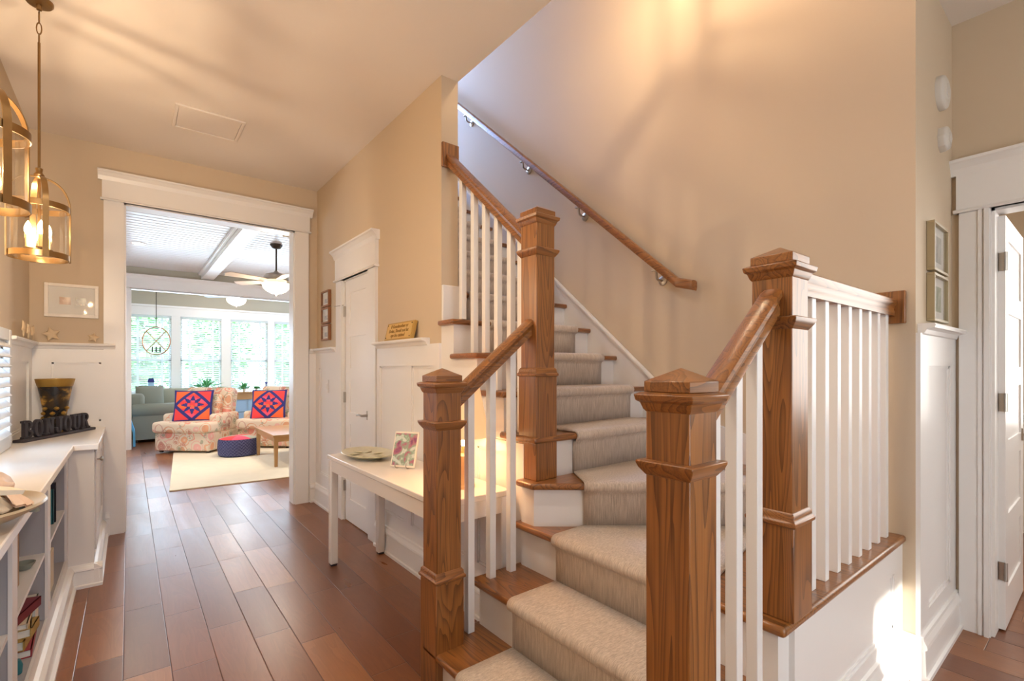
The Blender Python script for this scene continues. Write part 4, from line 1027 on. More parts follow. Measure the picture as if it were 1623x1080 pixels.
def frame_x(name, label, y0, y1, z0, z1, xpos, side, fw, depth, mf, arts, group=None, cat='picture'):
    t = thing(name, label, cat, (xpos + side * 0.001, (y0 + y1) / 2, z0), group)
    xa, xb = xpos + side * 0.001, xpos + side * depth
    f = MB(); slab_with_holes(f, 'x', min(xa, xb), max(xa, xb), y0, y1, z0, z1, [(y0 + fw, y1 - fw, z0 + fw, z1 - fw)]); f.build('frame', mf, t, bevel=0.0015)
    MB().box(xa, xa + side * depth * 0.4, y0 + fw, y1 - fw, z0 + fw, z1 - fw).build('mount', M['mount'], t)
    for (a, b, c, d, m_) in arts: MB().box(xa, xa + side * (depth * 0.4 + 0.001), a, b, c, d).build('print', m_, t)
    MB().box(xa + side * depth * 0.72, xa + side * (depth * 0.72 + 0.001), y0 + fw, y1 - fw, z0 + fw, z1 - fw).build('glazing', M['pane'], t)
    return t
PA = picture('sunset_snapshot', (0.30, 0.16, 0.10), [(0.42, 0.24, 0.16), (0.65, 0.45, 0.32)], 14)
PB = picture('harbour_snapshot', (0.14, 0.12, 0.10), [(0.30, 0.28, 0.25), (0.52, 0.50, 0.46)], 14)
frame_y('framed_picture', 'wide white frame with two small photographs left of the opening', -0.490, -0.185, 1.695, 1.945, YF, -1, 0.022, 0.022, M['frame_white'], [(-0.408, -0.345, 1.79, 1.845, PA), (-0.318, -0.258, 1.79, 1.845, PB)])
PC = picture('pale_seascape', (0.55, 0.58, 0.66), [(0.70, 0.72, 0.76), (0.30, 0.33, 0.42)], 20)
for z0, z1, lab in ((1.885, 2.035, 'topmost of the three small brown frames beside the closet door'), (1.728, 1.878, 'middle one of the three small brown frames beside the closet door'), (1.570, 1.720, 'lowest of the three small brown frames, just above the chair rail')):
    frame_x('framed_photograph', lab, 4.52, 4.74, z0, z1, XH, -1, 0.016, 0.028, M['frame_brown'], [(4.59, 4.67, z0 + 0.035, z0 + 0.075, PC)], 'small frames by the closet door')
PD = picture('grey_botanical_print', (0.55, 0.55, 0.50), [(0.42, 0.43, 0.40), (0.66, 0.65, 0.60)], 16)
PE = picture('green_botanical_print', (0.36, 0.42, 0.27), [(0.28, 0.35, 0.20), (0.55, 0.58, 0.45)], 16)
for z0, z1, lab, p_ in ((1.745, 1.965, 'upper pale gold frame with a grey print on the short wall', PD), (1.520, 1.735, 'lower pale gold frame with a green print on the short wall', PE)):
    frame_y('framed_print', lab, 2.775, 3.05, z0, z1, YC, -1, 0.012, 0.030, M['frame_gold'], [(2.86, 2.985, z0 + 0.05, z1 - 0.05, p_)], 'framed prints on the short wall')
def puck(name, label, c, r, dep, cat, n=32, extra=None):
    t = thing(name, label, cat, c, 'alarms on the short wall')
    R4 = Matrix.Translation(c) @ Matrix.Rotation(pi / 2, 4, 'X')
    MB().lathe([(r, 0), (r, dep * 0.55), (r * 0.93, dep * 0.8), (r * 0.70, dep)], n=n).xform(R4).build('housing', M['alarm'], t, smooth=True)
    MB().lathe([(r * 0.45, dep), (r * 0.43, dep + 0.004), (r * 0.2, dep + 0.005)], n=n).xform(R4).build('grille', M['alarm'], t, smooth=True)
puck('smoke_detector', 'larger round white smoke alarm, highest on the short wall', (3.01, YC - 0.0005, 2.61), 0.078, 0.034, 'smoke alarm')
puck('carbon_monoxide_alarm', 'smaller eight-sided alarm under the round smoke alarm', (3.04, YC - 0.0005, 2.40), 0.060, 0.036, 'alarm', n=8)

def star(label, c, r, mtx, group='dried starfish on the ledges'):
    mb = MB(); K = 5
    q = [(0, 0, 0.016)]
    for k in range(K * 2):
        a = pi / 2 + k * pi / K; rr = r if k % 2 == 0 else r * 0.17; q.append((rr * cos(a), rr * sin(a), 0.004 if k % 2 == 0 else 0.008))
    for k in range(K): a = pi / 2 + k * 2 * pi / K; q.append((r * 0.55 * cos(a), r * 0.55 * sin(a), 0.013))
    q.append((0, 0, 0)); q += [(x_, y_, 0) for x_, y_, z_ in q[1:11]]
    fs = []
    for k in range(K):
        tip = 1 + 2 * k; l = 1 + (2 * k + 1) % 10; rt = 1 + (2 * k - 1) % 10; mid = 11 + k
        fs += [(0, mid, l), (0, rt, mid), (mid, tip, l), (mid, rt, tip)]
    for k in range(10): fs.append((16, 17 + (k + 1) % 10, 17 + k)); fs.append((1 + k, 1 + (k + 1) % 10, 17 + (k + 1) % 10, 17 + k))
    mb.add(q, fs); mb.xform(Matrix.Translation(c) @ mtx); o = mb.build('starfish', M['starfish'], subsurf=1); tag(o, label, 'starfish', group); return o
RX = Matrix.Rotation(pi / 2, 4, 'X')
star('larger starfish leaning in the left corner of the far ledge', (-0.45, YF - 0.030, RZ + 0.062), 0.082, Matrix.Rotation(0.25, 4, 'Z') @ RX @ Matrix.Rotation(radians(14), 4, 'Z'))
star('smaller starfish near the opening end of the far ledge', (-0.215, YF - 0.028, RZ + 0.046), 0.058, RX @ Matrix.Rotation(radians(-12), 4, 'Z'))
for y, r_, lab in ((4.38, 0.085, 'starfish on the left wall ledge nearest the shutters'), (4.56, 0.080, 'middle of the three starfish on the left wall ledge'), (4.75, 0.078, 'starfish on the left wall ledge nearest the far corner')):
    star(lab, (XL + 0.035, y, RZ + r_ * 0.80), r_, Matrix.Rotation(radians(90), 4, 'Z') @ RX @ Matrix.Rotation(radians(y * 40), 4, 'Z'))

pl = thing('engraved_plaque', 'gold plaque with engraved lines leaning on the wainscot ledge', 'plaque', (0, 0, 0))
MB().box(-0.205, 0.205, 0.0, 0.022, 0, 0.125).build('backing', M['plaque_wood'], pl, bevel=0.002)
MB().box(-0.188, 0.188, -0.003, 0.0, 0.010, 0.115).build('plate', M['plaque'], pl, bevel=0.001)
def text_mesh(name, body, size, m, parent, loc, rot, extr=0.0008, align='CENTER', bold=0.0):
    cu = bpy.data.curves.new(name, 'FONT'); cu.body = body; cu.size = size; cu.extrude = extr; cu.align_x = align; cu.align_y = 'CENTER'; cu.offset = bold; cu.resolution_u = 2
    tmp = bpy.data.objects.new('tmp', cu); COL.objects.link(tmp); bpy.context.view_layer.update()
    me = bpy.data.meshes.new_from_object(tmp.evaluated_get(bpy.context.evaluated_depsgraph_get())); bpy.data.objects.remove(tmp)
    me.materials.clear(); me.materials.append(m)
    o = bpy.data.objects.new(name, me); COL.objects.link(o); o.parent = parent; o.location = loc; o.rotation_euler = rot; WL[o] = Vector(loc); return o
for k, ln in enumerate(("If Grandmother or", "Dolan, Should not let", "eye the cuisine!")):
    text_mesh('engraving', ln, 0.034, M['ink'], pl, (0, -0.0035, 0.095 - k * 0.032), (pi / 2, 0, 0), bold=0.0004)
for sx in (-1, 1):
    for zz in (0.018, 0.107): MB().lathe([(0.004, 0), (0.004, 0.003), (0.001, 0.004)], n=10).xform(Matrix.Translation((sx * 0.180, -0.003, zz)) @ Matrix.Rotation(pi / 2, 4, 'X')).build('pin', M['dark'], pl)
pl.location = (XH - 0.052, 3.02, RZ + 0.001); pl.rotation_euler = Euler((radians(-14), 0, -pi / 2), 'XYZ')

vt = thing('ceiling_vent', 'flat square white access panel in the hall ceiling', 'ceiling panel', (0.445, 4.05, ZC))
f = MB(); slab_with_holes(f, 'y', 0, 1, 0, 1, 0, 1, []) if False else None
mb = MB(); mb.box(0.24, 0.65, 3.865, 3.885, ZC - 0.012, ZC); mb.box(0.24, 0.65, 4.22, 4.24, ZC - 0.012, ZC); mb.box(0.24, 0.26, 3.885, 4.22, ZC - 0.012, ZC); mb.box(0.63, 0.65, 3.885, 4.22, ZC - 0.012, ZC); mb.build('frame', M['ceil'], vt, bevel=0.002)
MB().box(0.262, 0.628, 3.887, 4.218, ZC - 0.006, ZC - 0.001).build('panel', M['ceil'], vt)
sw = thing('light_switch', 'white switch plate on the wainscot left of the closet door', 'light switch', (XH - 0.005, 4.62, 1.14))
MB().box(XH - 0.011, XH - 0.0045, 4.58, 4.66, 1.08, 1.20).build('plate', M['white'], sw, bevel=0.002); MB().box(XH - 0.015, XH - 0.011, 4.605, 4.635, 1.12, 1.165).build('rocker', M['white'], sw, bevel=0.001)

# ------------------------------------------------------------------ console table and what stands on it
ctb = thing('console_table', 'long white console table against the wainscot behind the stairs', 'table', (1.22, 2.54, 0))
TX0, TX1, TY0, TY1, TZ = 1.035, 1.425, 1.80, 3.29, 0.735
MB().box(TX0, TX1, TY0, TY1, TZ - 0.028, TZ).build('tabletop', M['counter'], ctb, bevel=0.004)
MB().box(TX0 + 0.01, TX1 - 0.01, TY0 + 0.01, TY1 - 0.01, TZ - 0.105, TZ - 0.0285).build('apron', M['counter'], ctb)
for x in (TX0 + 0.006, TX1 - 0.056):
    for y in (TY0 + 0.006, TY1 - 0.056):
        lg = MB().box(x, x + 0.05, y, y + 0.05, 0.012, TZ - 0.029).build('leg', M['counter'], ctb, bevel=0.006)
        MB().box(x + 0.006, x + 0.044, y + 0.006, y + 0.044, 0, 0.012).build('foot', M['letters'], lg)
pt = thing('oval_platter', 'oval sage-green relief platter lying on the console table', 'platter', (1.22, 3.02, TZ))
mb = MB().lathe([(0.10, 0), (0.105, 0.006), (0.165, 0.022), (0.19, 0.032), (0.186, 0.036), (0.15, 0.026), (0.10, 0.014), (0.0, 0.012)], (0, 0, 0), n=44, cap=False)
mb.xform(Matrix.Translation((1.21, 3.03, TZ)) @ Matrix.Diagonal((0.80, 1.22, 1, 1))); mb.build('dish', M['platter'], pt, smooth=True)
for k in range(7):
    a = k * 0.9; l = MB().lathe([(0.001, 0), (0.020, 0.004), (0.024, 0.006), (0.014, 0.010), (0.001, 0.012)], n=12)
    l.xform(Matrix.Translation((1.21 + 0.075 * cos(a), 3.03 + 0.13 * sin(a), TZ + 0.014)) @ Matrix.Rotation(a, 4, 'Z') @ Matrix.Diagonal((1.8, 0.8, 1, 1))); l.build('relief_leaf', M['platter'], pt, smooth=True)
PF = picture('hollyhock_watercolour', (0.45, 0.55, 0.50), [(0.62, 0.68, 0.66), (0.26, 0.38, 0.30), (0.42, 0.16, 0.24), (0.24, 0.08, 0.18)], 18)
tl = thing('floral_tile', 'white-edged picture of pink flowers propped beside the platter', 'picture', (0, 0, 0))
MB().box(-0.078, 0.078, 0, 0.010, 0.0, 0.205).build('tile', M['frame_white'], tl, bevel=0.002)
MB().box(-0.070, 0.070, -0.001, 0, 0.010, 0.195).build('print', PF, tl)
for sx in (-0.035, 0.035):
    MB().tube([(sx, 0.03, -0.004), (sx, -0.008, -0.004), (sx, -0.020, 0.002), (sx, -0.020, 0.022)], 0.003).build('easel_hook', M['nickel'], tl, smooth=True)
MB().tube([(0, 0.012, 0.11), (0, 0.08, 0.019)], 0.004).build('easel_leg', M['dark'], tl, smooth=True)
tl.location = (1.225, 2.56, TZ + 0.008); tl.rotation_euler = Euler((radians(-17), 0, radians(-56)), 'XYZ')
lp = thing('table_lamp', 'lamp with amber shade on the console, glimpsed behind the balusters', 'lamp', (1.27, 1.98, TZ))
lc = (1.27, 1.98, TZ)
MB().lathe([(0.055, 0), (0.055, 0.012), (0.044, 0.018), (0.046, 0.12), (0.040, 0.155), (0.014, 0.165), (0.010, 0.20)], lc, n=24).build('base', M['lampbase'], lp, smooth=True)
MB().lathe([(0.125, 0.245), (0.075, 0.50), (0.073, 0.50), (0.123, 0.245)], lc, n=32, cap=False).build('lamp_shade', M['shade'], lp, smooth=True)
MB().lathe([(0.010, 0.20), (0.012, 0.26), (0.024, 0.31), (0.024, 0.33), (0.010, 0.36)], lc, n=16).build('bulb', M['bulb'], lp, smooth=True)
point('table_lamp_bulb', (lc[0], lc[1], lc[2] + 0.32), 2.6, (1.0, 0.66, 0.36), 0.02)

# ------------------------------------------------------------------ living room
rg = MB().prism([(0.335, 6.27), (2.95, 6.08), (3.16, 8.98), (0.545, 9.17)], 0.0, 0.012)
rg.v = [(x_, y_, z_) for x_, y_, z_ in rg.v]; rgo = rg.build('area_rug', M['rug'], bevel=0.003); tag(rgo, 'large cream woven rug on the living room floor', 'rug')

def armchair(label, fl, rz):
    """front-left corner fl, rotated rz; local x to the right, y to the back"""
    W, D = 0.91, 0.76
    t = thing('armchair', label, 'armchair', (0, 0, 0), 'floral armchairs in the living room')
    g = M['floral']
    MB().box(0.02, W - 0.02, 0.03, D, 0.03, 0.315).build('seat_base', g, t, bevel=0.025, seg=4)
    MB().box(0.0, W, -0.02, D * 0.72, 0.305, 0.475).build('seat_cushion', g, t, bevel=0.05, seg=6)
    for x0 in (0.0, W - 0.16): MB().box(x0, x0 + 0.16, 0.20, D, 0.30, 0.585).build('arm', g, t, bevel=0.05, seg=6)
    b = MB().box(0.06, W - 0.06, -0.10, 0.10, 0.0, 0.58); b.xform(Matrix.Translation((0, D - 0.12, 0.40)) @ Matrix.Rotation(radians(-10), 4, 'X')); b.build('backrest', g, t, bevel=0.06, seg=6)
    b = MB().box(0.17, W - 0.17, -0.07, 0.07, 0.0, 0.42); b.xform(Matrix.Translation((0, D - 0.27, 0.46)) @ Matrix.Rotation(radians(-13), 4, 'X')); b.build('back_cushion', g, t, bevel=0.055, seg=6)
    for x0 in (0.06, W - 0.10):
        for y0 in (0.08, D - 0.10): MB().box(x0, x0 + 0.04, y0, y0 + 0.04, 0, 0.05).build('foot', M['dark'], t)
    t.location = (fl[0], fl[1], 0.0126); t.rotation_euler = (0, 0, rz); return t
AR = math.atan2(-0.656, 0.740)
armchair('floral armchair at left, nearer the grey sofa', (0.270, 9.190), AR)
armchair('floral armchair at right, behind the coffee table', (1.345, 8.925), AR)
def quilt(label, c, size, rz, tilt):
    n = 56; mb = MB(); S = size / 2
    def P(i, j, s_):
        u, v = -1 + 2 * i / n, -1 + 2 * j / n
        pinch = 1 - 0.06 * (abs(u) ** 2 * (1 - v * v) + abs(v) ** 2 * (1 - u * u))
        th = 0.075 * ((1 - u * u) * (1 - v * v)) ** 0.42
        return (u * S * pinch, s_ * th, v * S * pinch)
    def colr(u, v):
        a = abs(u) + abs(v)
        if max(abs(u), abs(v)) > 0.90: return 0
        if 0.80 < a < 1.04: return 0
        if a >= 1.04: return 1 if u * v > 0 else 3
        # star: eight diamonds
        r = math.hypot(u, v) / 1.3; th = math.atan2(v, u); k = round(th / (pi / 4)); d = abs(th - k * pi / 4)
        if 0.07 < r < 0.46:
            lim = 0.36 * min(1, (r - 0.05) / 0.16) * (1 - max(0, (r - 0.22)) / 0.24)
            if d < max(lim, 0): return 0 if k % 2 else 2 if r < 0.2 else 0
        ang = (u + 2 * v + 2) % 1.0
        return (1, 2, 1, 3)[int((u + v + 2) * 2.4 + (v - u + 2) * 1.7) % 4]
    for s_ in (-1, 1):
        n0 = len(mb.v)
        for i in range(n + 1):
            for j in range(n + 1): mb.v.append(P(i, j, s_))
        for i in range(n):
            for j in range(n):
                q = n0 + i * (n + 1) + j; mb.f.append((q, q + 1, q + n + 2, q + n + 1))
                mb.mi.append(colr(-1 + 2 * (i + 0.5) / n, -1 + 2 * (j + 0.5) / n) if s_ < 0 else 0)
    mb.xform(Matrix.Translation(c) @ Matrix.Rotation(rz, 4, 'Z') @ Matrix.Rotation(tilt, 4, 'X'))
    o = mb.build('quilted_pillow', [M['navy'], M['coral'], M['pink'], M['orange']], smooth=True, autosmooth=False)
    tag(o, label, 'pillow', 'star quilt pillows'); return o
quilt('navy and pink star quilt pillow on the left armchair', (0.80, 9.13, 0.71), 0.54, radians(-16), radians(-22))
quilt('navy and orange star quilt pillow on the right armchair', (1.83, 8.84, 0.70), 0.54, radians(-22), radians(-22))

def herring():
    m, nt, b = nmat('navy_zigzag_fabric'); g = NB(nt); tc = g.n('ShaderNodeTexCoord'); sp = g.n('ShaderNodeSeparateXYZ'); g.l(tc.outputs['Object'], sp.inputs[0])
    ang = g.m('ARCTAN2', sp.outputs[1], sp.outputs[0])
    f = g.m('FRACT', g.m('MULTIPLY', ang, 5.0)); tri = g.m('ABSOLUTE', g.m('SUBTRACT', f, 0.5))
    s_ = g.m('FRACT', g.m('ADD', g.m('MULTIPLY', sp.outputs[2], 22.0), g.m('MULTIPLY', tri, 4.0)))
    g.l(g.mix(g.m('LESS_THAN', s_, 0.22), (0.012, 0.014, 0.08), (0.26, 0.27, 0.46)), b.inputs['Base Color']); b.inputs['Roughness'].default_value = 0.9
    return m
pf = thing('pouf', 'low round navy zigzag pouf with coral top on the rug', 'pouf', (1.29, 8.24, 0.0))
pc = (1.29, 8.24, 0.0125)
MB().lathe([(0.24, 0), (0.265, 0.02), (0.275, 0.12), (0.268, 0.22), (0.255, 0.255)], pc, n=40).build('side_band', herring(), pf, smooth=True)
for k in range(6):
    a0 = k * pi / 3; pts = []
    K = 8; q = [(pc[0], pc[1], 0.302)]; fs = []
    for i in range(5):
        r = 0.26 * (i + 1) / 5; z_ = 0.30 - 0.035 * ((i + 1) / 5) ** 3
        for j in range(K + 1): a = a0 + pi / 3 * j / K; q.append((pc[0] + r * cos(a), pc[1] + r * sin(a), z_))
    for j in range(K): fs.append((0, 1 + j, 2 + j))
    for i in range(4):
        for j in range(K): b0 = 1 + i * (K + 1) + j; fs.append((b0, b0 + K + 1, b0 + K + 2, b0 + 1))
    MB().add(q, fs).build('top_segment', (M['coral'], M['pink'], M['sofa2'])[k % 3], pf, smooth=True, autosmooth=False)
tb = thing('coffee_table', 'light wood coffee table standing on the rug at right', 'table', (1.84, 7.46, 0))
MB().box(1.475, 2.25, 6.87, 8.05, 0.405, 0.432).build('tabletop', M['pine'], tb, bevel=0.004)
MB().box(1.495, 2.23, 6.89, 8.03, 0.340, 0.404).build('apron', M['pine'], tb)
for x in (1.49, 2.185):
    for y in (6.885, 7.985): MB().stack(x + 0.025, y + 0.025, [(0.0125, 0.038), (0.404, 0.052)]).build('leg', M['pine'], tb, bevel=0.002)

sf = thing('sofa', 'grey-green rolled-arm sofa beyond the left armchair', 'sofa', (0.5, 11.6, 0))
g = M['sofa']
MB().box(0.02, 1.0, 10.68, 12.3, 0.06, 0.42).build('seat_base', g, sf, bevel=0.03, seg=4)
for y in (10.62, 12.15):
    b = MB(); b.lathe([(0.11, 0), (0.125, 0.02), (0.125, 0.93), (0.11, 0.95)], n=24); b.xform(Matrix.Translation((0.04, y + 0.09, 0.56)) @ Matrix.Rotation(pi / 2, 4, 'Y')); b.box(0.05, 0.98, y, y + 0.18, 0.06, 0.56); b.build('arm', g, sf, smooth=True)
MB().box(-0.02, 0.22, 10.70, 12.25, 0.30, 0.86).build('backrest', g, sf, bevel=0.07, seg=6)
for y0 in (10.82, 11.49): MB().box(0.22, 1.02, y0, y0 + 0.66, 0.40, 0.54).build('seat_cushion', g, sf, bevel=0.04, seg=5)
for x in (0.07, 0.90): MB().box(x, x + 0.05, 10.72, 10.77, 0, 0.07).build('foot', M['dark'], sf)
def puff(name, label, c, w, h_, rz, tilt, m, group, cat='pillow'):
    mb = MB(); n = 14
    for s_ in (-1, 1):
        n0 = len(mb.v)
        for i in range(n + 1):
            for j in range(n + 1):
                u, v = -1 + 2 * i / n, -1 + 2 * j / n; mb.v.append((u * w / 2, s_ * 0.075 * ((1 - u * u) * (1 - v * v)) ** 0.4, v * h_ / 2))
        for i in range(n):
            for j in range(n): q = n0 + i * (n + 1) + j; mb.f.append((q, q + 1, q + n + 2, q + n + 1)); mb.mi.append(0)
    mb.xform(Matrix.Translation(c) @ Matrix.Rotation(rz, 4, 'Z') @ Matrix.Rotation(tilt, 4, 'X')); o = mb.build(name, m, smooth=True, autosmooth=False); tag(o, label, cat, group); return o
puff('throw_pillow', 'upright sage pillow at the left end of the sofa', (0.30, 10.96, 0.78), 0.42, 0.42, radians(12), radians(-8), M['sofa'], 'sofa pillows')
puff('throw_pillow', 'darker sage pillow leaning in the middle of the sofa', (0.66, 11.14, 0.75), 0.46, 0.40, radians(-18), radians(-22), M['sofa2'], 'sofa pillows')
puff('throw_pillow', 'tilted sage pillow toward the sofa front', (0.88, 11.42, 0.72), 0.40, 0.38, radians(-32), radians(-30), M['sofa'], 'sofa pillows')
bc_ = thing('blue_chair', 'sliver of a sky-blue chair at the left edge of the opening', 'chair', (-0.18, 10.5, 0))
MB().band([(0.07, 10.31, 0.02), (0.065, 10.31, 0.25), (0.02, 10.31, 0.42), (-0.06, 10.31, 0.54), (-0.22, 10.31, 0.60)], lambda i, p: (0, 1, 0), 0.5, 0.03).build('arm', M['bluefab'], bc_, smooth=True)
MB().box(-0.42, 0.0, 10.08, 10.54, 0.0, 0.40).build('seat', M['dark'], bc_, bevel=0.03)

sb = thing('sideboard', 'pale blue sideboard with light wood top behind the armchairs', 'sideboard', (2.1, 12.3, 0))
MB().box(1.45, 3.2, 12.10, 12.55, 0.05, 0.62).build('body', M['paleblue'], sb, bevel=0.004)
MB().box(1.40, 3.25, 12.05, 12.58, 0.76, 0.79).build('top', M['pine'], sb, bevel=0.004); MB().box(1.43, 3.22, 12.07, 12.56, 0.62, 0.76).build('drawer_rail', M['pine'], sb)
for k in range(3):
    dr = MB().box(1.5 + k * 0.58, 2.02 + k * 0.58, 12.088, 12.10, 0.12, 0.58).build('drawer', M['paleblue'], sb, bevel=0.003)
    MB().box(1.5 + k * 0.58, 2.02 + k * 0.58, 12.086, 12.0885, 0.34, 0.35).build('drawer_gap', M['fandark'], dr)
    MB().box(1.72 + k * 0.58, 1.80 + k * 0.58, 12.04, 12.07, 0.67, 0.71).build('pull', M['dark'], sb, bevel=0.003)
def plant(label, c, h_, r, pot, seed, group):
    rnd = random.Random(seed); t = thing('potted_plant', label, 'plant', c, group)
    MB().lathe([(0.035 * pot, 0), (0.05 * pot, 0.08 * pot), (0.045 * pot, 0.08 * pot), (0.0, 0.07 * pot)], c, n=18, cap=False).build('pot', M['mount'], t, smooth=True)
    mb = MB()
    for k in range(60):
        a = rnd.uniform(0, 2 * pi); e = rnd.uniform(0.2, 1.3); L = h_ * rnd.uniform(0.6, 1.0); d = Vector((cos(a) * cos(e) * r / h_ * 2, sin(a) * cos(e) * r / h_ * 2, sin(e)))
        p0 = Vector(c) + Vector((0, 0, 0.07 * pot)); p1 = p0 + d * L * 0.6; p2 = p0 + d * L + Vector((0, 0, -0.1 * L)); sd = Vector((-sin(a), cos(a), 0)) * 0.018
        mb.add([p0, p1 + sd, p2, p1 - sd], [(0, 1, 2, 3)])
    mb.build('foliage', M['houseplant'], t)
plant('leafy green plant standing high behind the left armchair', (1.30, 12.3, 0.80), 0.30, 0.24, 1.0, 1, 'sunroom plants')
plant('small upright plant on the sideboard between the armchairs', (2.02, 12.2, 0.79), 0.22, 0.10, 0.7, 2, 'sunroom plants')
plant('low grey-green plant beside the candlestick', (2.27, 12.2, 0.79), 0.10, 0.08, 0.7, 3, 'sunroom plants')
st = thing('plant_stand', 'small white stand holding the plant behind the left armchair', 'stand', (1.30, 12.3, 0)); MB().box(1.12, 1.40, 12.15, 12.45, 0.775, 0.80).build('top', M['white'], st)
for x in (1.13, 1.36):
    for y in (12.16, 12.41): MB().box(x, x + 0.03, y, y + 0.03, 0, 0.775).build('leg', M['white'], st)
o = MB().lathe([(0.04, 0), (0.042, 0.01), (0.012, 0.03), (0.010, 0.16), (0.03, 0.18), (0.03, 0.20)], (2.47, 12.22, 0.79), n=16).build('candlestick', M['navy'], smooth=True); tag(o, 'dark candlestick on the sideboard left of the white chair', 'candlestick')
o = MB().lathe([(0.03, 0), (0.035, 0.06), (0.028, 0.09)], (1.80, 12.2, 0.79), n=16).build('jar', M['navy'], smooth=True); tag(o, 'small dark jar at the left end of the sideboard', 'jar')
ch = thing('slipcovered_chair', 'white slipcovered chair back above the right armchair', 'chair', (2.95, 11.2, 0))
b = MB().box(2.70, 3.25, 11.05, 11.17, 0.40, 1.02); b.build('backrest', M['slip'], ch, bevel=0.055, seg=6)
MB().box(2.70, 3.25, 11.05, 11.6, 0.0, 0.46).build('seat', M['slip'], ch, bevel=0.03)
ln = thing('glass_lantern', 'tall pale lantern with dark cap behind the sofa', 'lantern', (0.36, 12.5, 0)); MB().box(0.20, 0.52, 12.42, 12.70, 0, 0.72).build('pedestal', M['white'], ln); MB().box(0.31, 0.41, 12.5, 12.6, 0.72, 1.02).build('glass', M['paleblue'], ln); MB().frustum(0.36, 12.55, 1.02, 0.12, 1.10, 0.08).build('cap', M['navy'], ln)

# fans, hoop light, downlights
def fan(label, x, y, zc, zrod, zm, zb, mblade, rot, blen=0.62, rb=0.17):
    t = thing('ceiling_fan', label, 'ceiling fan', (x, y, zc), 'ceiling fans')
    MB().lathe([(0.075, 0), (0.075, -0.015), (0.05, -0.05), (0.015, -0.06)], (x, y, zc), n=24).build('canopy', M['dark'], t, smooth=True)
    if zrod: MB().tube([(x, y, zc - 0.05), (x, y, zm)], 0.011).build('rod', M['dark'], t, smooth=True)
    MB().lathe([(0.02, 0), (0.035, -0.02), (0.13, -0.05), (0.15, -0.08), (0.145, -0.13), (0.10, -0.16), (0.06, -0.17)], (x, y, zm), n=32).build('motor', M['nickel'] if zrod else M['brass'], t, smooth=True)
    for k in range(5):
        a = rot + k * 2 * pi / 5
        b = MB().prism([(0.12, -0.03), (0.20, -0.055), (blen, -0.07), (blen + 0.03, 0), (blen, 0.07), (0.20, 0.055), (0.12, 0.03)], -0.004, 0.004)
        b.xform(Matrix.Translation((x, y, zm - 0.135)) @ Matrix.Rotation(a, 4, 'Z') @ Matrix.Rotation(radians(11), 4, 'X')); b.build('blade', mblade, t, bevel=0.001)
    MB().lathe([(rb, 0.0), (rb * 1.02, -0.01), (rb * 0.92, -0.06), (rb * 0.70, -0.10), (rb * 0.35, -0.128), (0.02, -0.138)], (x, y, zb), n=32).build('light_bowl', M['bowlglass'], t, smooth=True)
    MB().lathe([(0.012, 0), (0.016, -0.012), (0.004, -0.03)], (x, y, zb - 0.136), n=12).build('finial', M['dark'], t, smooth=True)
    point('fan_light', (x, y, zb - 0.22), 30, SOFT, 0.08)
fan('bronze ceiling fan on a long rod in the living room', 1.53, 6.96, LZ, True, 2.60, 2.43, M['fanblade'], 0.95)
fan('dark ceiling fan close to the sunroom ceiling', 1.73, 11.3, 2.98, False, 2.92, 2.73, M['fandark'], 2.5, rb=0.18)
hp = thing('hoop_pendant', 'copper hoop pendant with crossed bars before the windows', 'pendant light', (0.385, 10.79, 1.80))
hc = Vector((0.385, 10.79, 1.80)); vx = Vector((0.784, -0.621, 0))
for sc_, ax in ((1.0, vx),):
    pts = [hc + (ax * cos(2 * pi * k / 40) + Vector((0, 0, 1)) * sin(2 * pi * k / 40)) * 0.25 for k in range(40)]
    MB().tube(pts, 0.009, n=6, closed=True).build('hoop', M['copper'], hp, smooth=True)
for s_ in (-1, 1):
    MB().tube([hc + (vx * s_ + Vector((0, 0, 1))) * 0.177, hc - (vx * s_ + Vector((0, 0, 1))) * 0.177], 0.007, n=6).build('cross_bar', M['copper'], hp, smooth=True)
MB().tube([hc + Vector((0, 0, 0.25)), (hc.x, hc.y, 2.97)], 0.006, n=6).build('rod', M['dark'], hp, smooth=True)
for s_ in (-1, 0, 1):
    p = hc + vx * 0.07 * s_ + Vector((0, 0, -0.20)); MB().tube([p, p + Vector((0, 0, 0.10))], 0.010, n=8).build('candle', M['dark'], hp, smooth=True)
def downlight(label, x, y, z):
    t = thing('recessed_light', label, 'recessed light', (x, y, z), 'living room recessed lights')
    MB().lathe([(0.085, 0), (0.088, -0.006), (0.070, -0.008), (0.070, 0)], (x, y, z), n=28, cap=False).build('trim_ring', M['white'], t, smooth=True)
    MB().lathe([(0.070, -0.002), (0.068, -0.004), (0.01, -0.005)], (x, y, z), n=28).build('lens', M['lens'], t, smooth=True)
    disk('recessed_light_lamp', (x, y, z - 0.012), 0.06, 22, SOFT)
downlight('recessed light at upper left of the living room ceiling', 0.10, 8.00, LZ)
downlight('recessed light right of the fan rod', 2.02, 7.6, LZ)

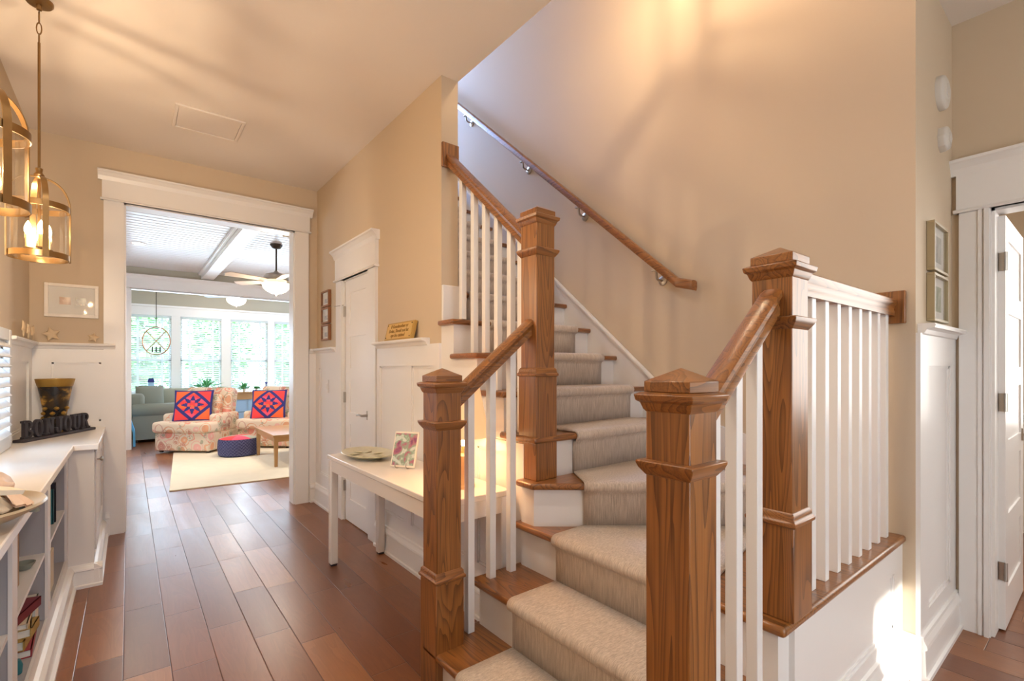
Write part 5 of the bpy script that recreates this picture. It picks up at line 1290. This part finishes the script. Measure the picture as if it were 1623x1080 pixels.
# ------------------------------------------------------------------ sunroom windows, blinds, garden
for i, (a, b) in enumerate(WINS):
    f = MB(); y0, y1 = 12.83, 12.89
    f.box(a, a + 0.04, y0, y1, WZ0, WZ1); f.box(b - 0.04, b, y0, y1, WZ0, WZ1); f.box(a, b, y0, y1, WZ0, WZ0 + 0.05); f.box(a, b, y0, y1, WZ1 - 0.05, WZ1); f.box(a, b, y0, y1, 1.47, 1.52)
    w = struct(f, 'window_%d' % (i + 2), M['white'], 'tall white sunroom window, number %d of the row' % (i + 1) if False else None, None)
    MB().box(a + 0.04, b - 0.04, 12.858, 12.862, WZ0 + 0.05, WZ1 - 0.05).build('pane', M['pane'], w)
    w['label'] = ('tall sunroom window at the left end of the row', 'leftmost sunroom window behind the hoop pendant', 'second sunroom window above the left armchair', 'third sunroom window above the sideboard', 'fourth sunroom window above the right armchair', 'tall sunroom window at the right end of the row')[i]; w['category'] = 'window'
    if i in (1, 2, 3, 4):
        t = thing('window_blind', ('white slatted blind behind the hoop pendant', 'white slatted blind above the left armchair', 'white slatted blind above the sideboard', 'white slatted blind above the right armchair')[i - 1], 'blind', ((a + b) / 2, 12.79, WZ0), 'sunroom blinds')
        MB().box(a + 0.005, b - 0.005, 12.772, 12.818, WZ1 - 0.055, WZ1 - 0.002).build('headrail', M['blind'], t)
        sl_ = MB(); z = WZ0 + 0.03
        while z < WZ1 - 0.07:
            q = MB().box(a + 0.008, b - 0.008, -0.022, 0.022, -0.0015, 0.0015); q.xform(Matrix.Translation((0, 12.795, z)) @ Matrix.Rotation(radians(30), 4, 'X')); sl_.add(q.v, q.f); z += 0.042
        sl_.build('slats', M['blind'], t)
        for f_ in (0.22, 0.78): MB().box(a + (b - a) * f_ - 0.018, a + (b - a) * f_ + 0.018, 12.768, 12.770, WZ0 + 0.02, WZ1 - 0.05).build('ladder_tape', M['blind'], t)
struct(MB().box(-8, 16, 12.93, 30, -0.45, -0.4), 'ground', M['grass'], 'green lawn outside the sunroom', 'lawn')
def tree(label, x, y, h_, r, seed):
    rnd = random.Random(seed); t = thing('garden_tree', label, 'tree', (x, y, -0.4), 'trees outside the sunroom')
    MB().tube([(x, y, -0.4), (x + 0.05, y, h_ * 0.4), (x, y + 0.05, h_ * 0.75)], [0.12, 0.09, 0.04]).build('trunk', M['bark'], t, smooth=True)
    mb = MB()
    for k in range(1500):
        u = Vector((rnd.gauss(0, 1), rnd.gauss(0, 1), rnd.gauss(0, 1))).normalized() * r * rnd.uniform(0.45, 1.0)
        c = Vector((x, y, h_ * 0.55)) + Vector((u.x, u.y, u.z * h_ * 0.5 / r))
        s1 = Vector((rnd.uniform(-1, 1), rnd.uniform(-1, 1), rnd.uniform(-1, 1))).normalized() * 0.12; s2 = s1.cross(Vector((rnd.uniform(-1, 1), rnd.uniform(-1, 1), rnd.uniform(-1, 1)))).normalized() * 0.07
        mb.add([c - s1, c + s2, c + s1, c - s2], [(0, 1, 2, 3)])
    mb.build('foliage', M['leaf'], t)
for k, (x, y, h_, r, lab) in enumerate(((0.2, 18.0, 3.4, 0.95, 'bushy tree outside the leftmost sunroom window'), (2.3, 18.0, 4.0, 0.98, 'taller tree outside the second sunroom window'), (4.4, 18.0, 3.6, 0.98, 'green tree outside the third sunroom window'), (6.5, 18.0, 4.0, 0.98, 'leafy tree outside the fourth sunroom window'))):
    tree(lab, x, y, h_, r, 10 + k)
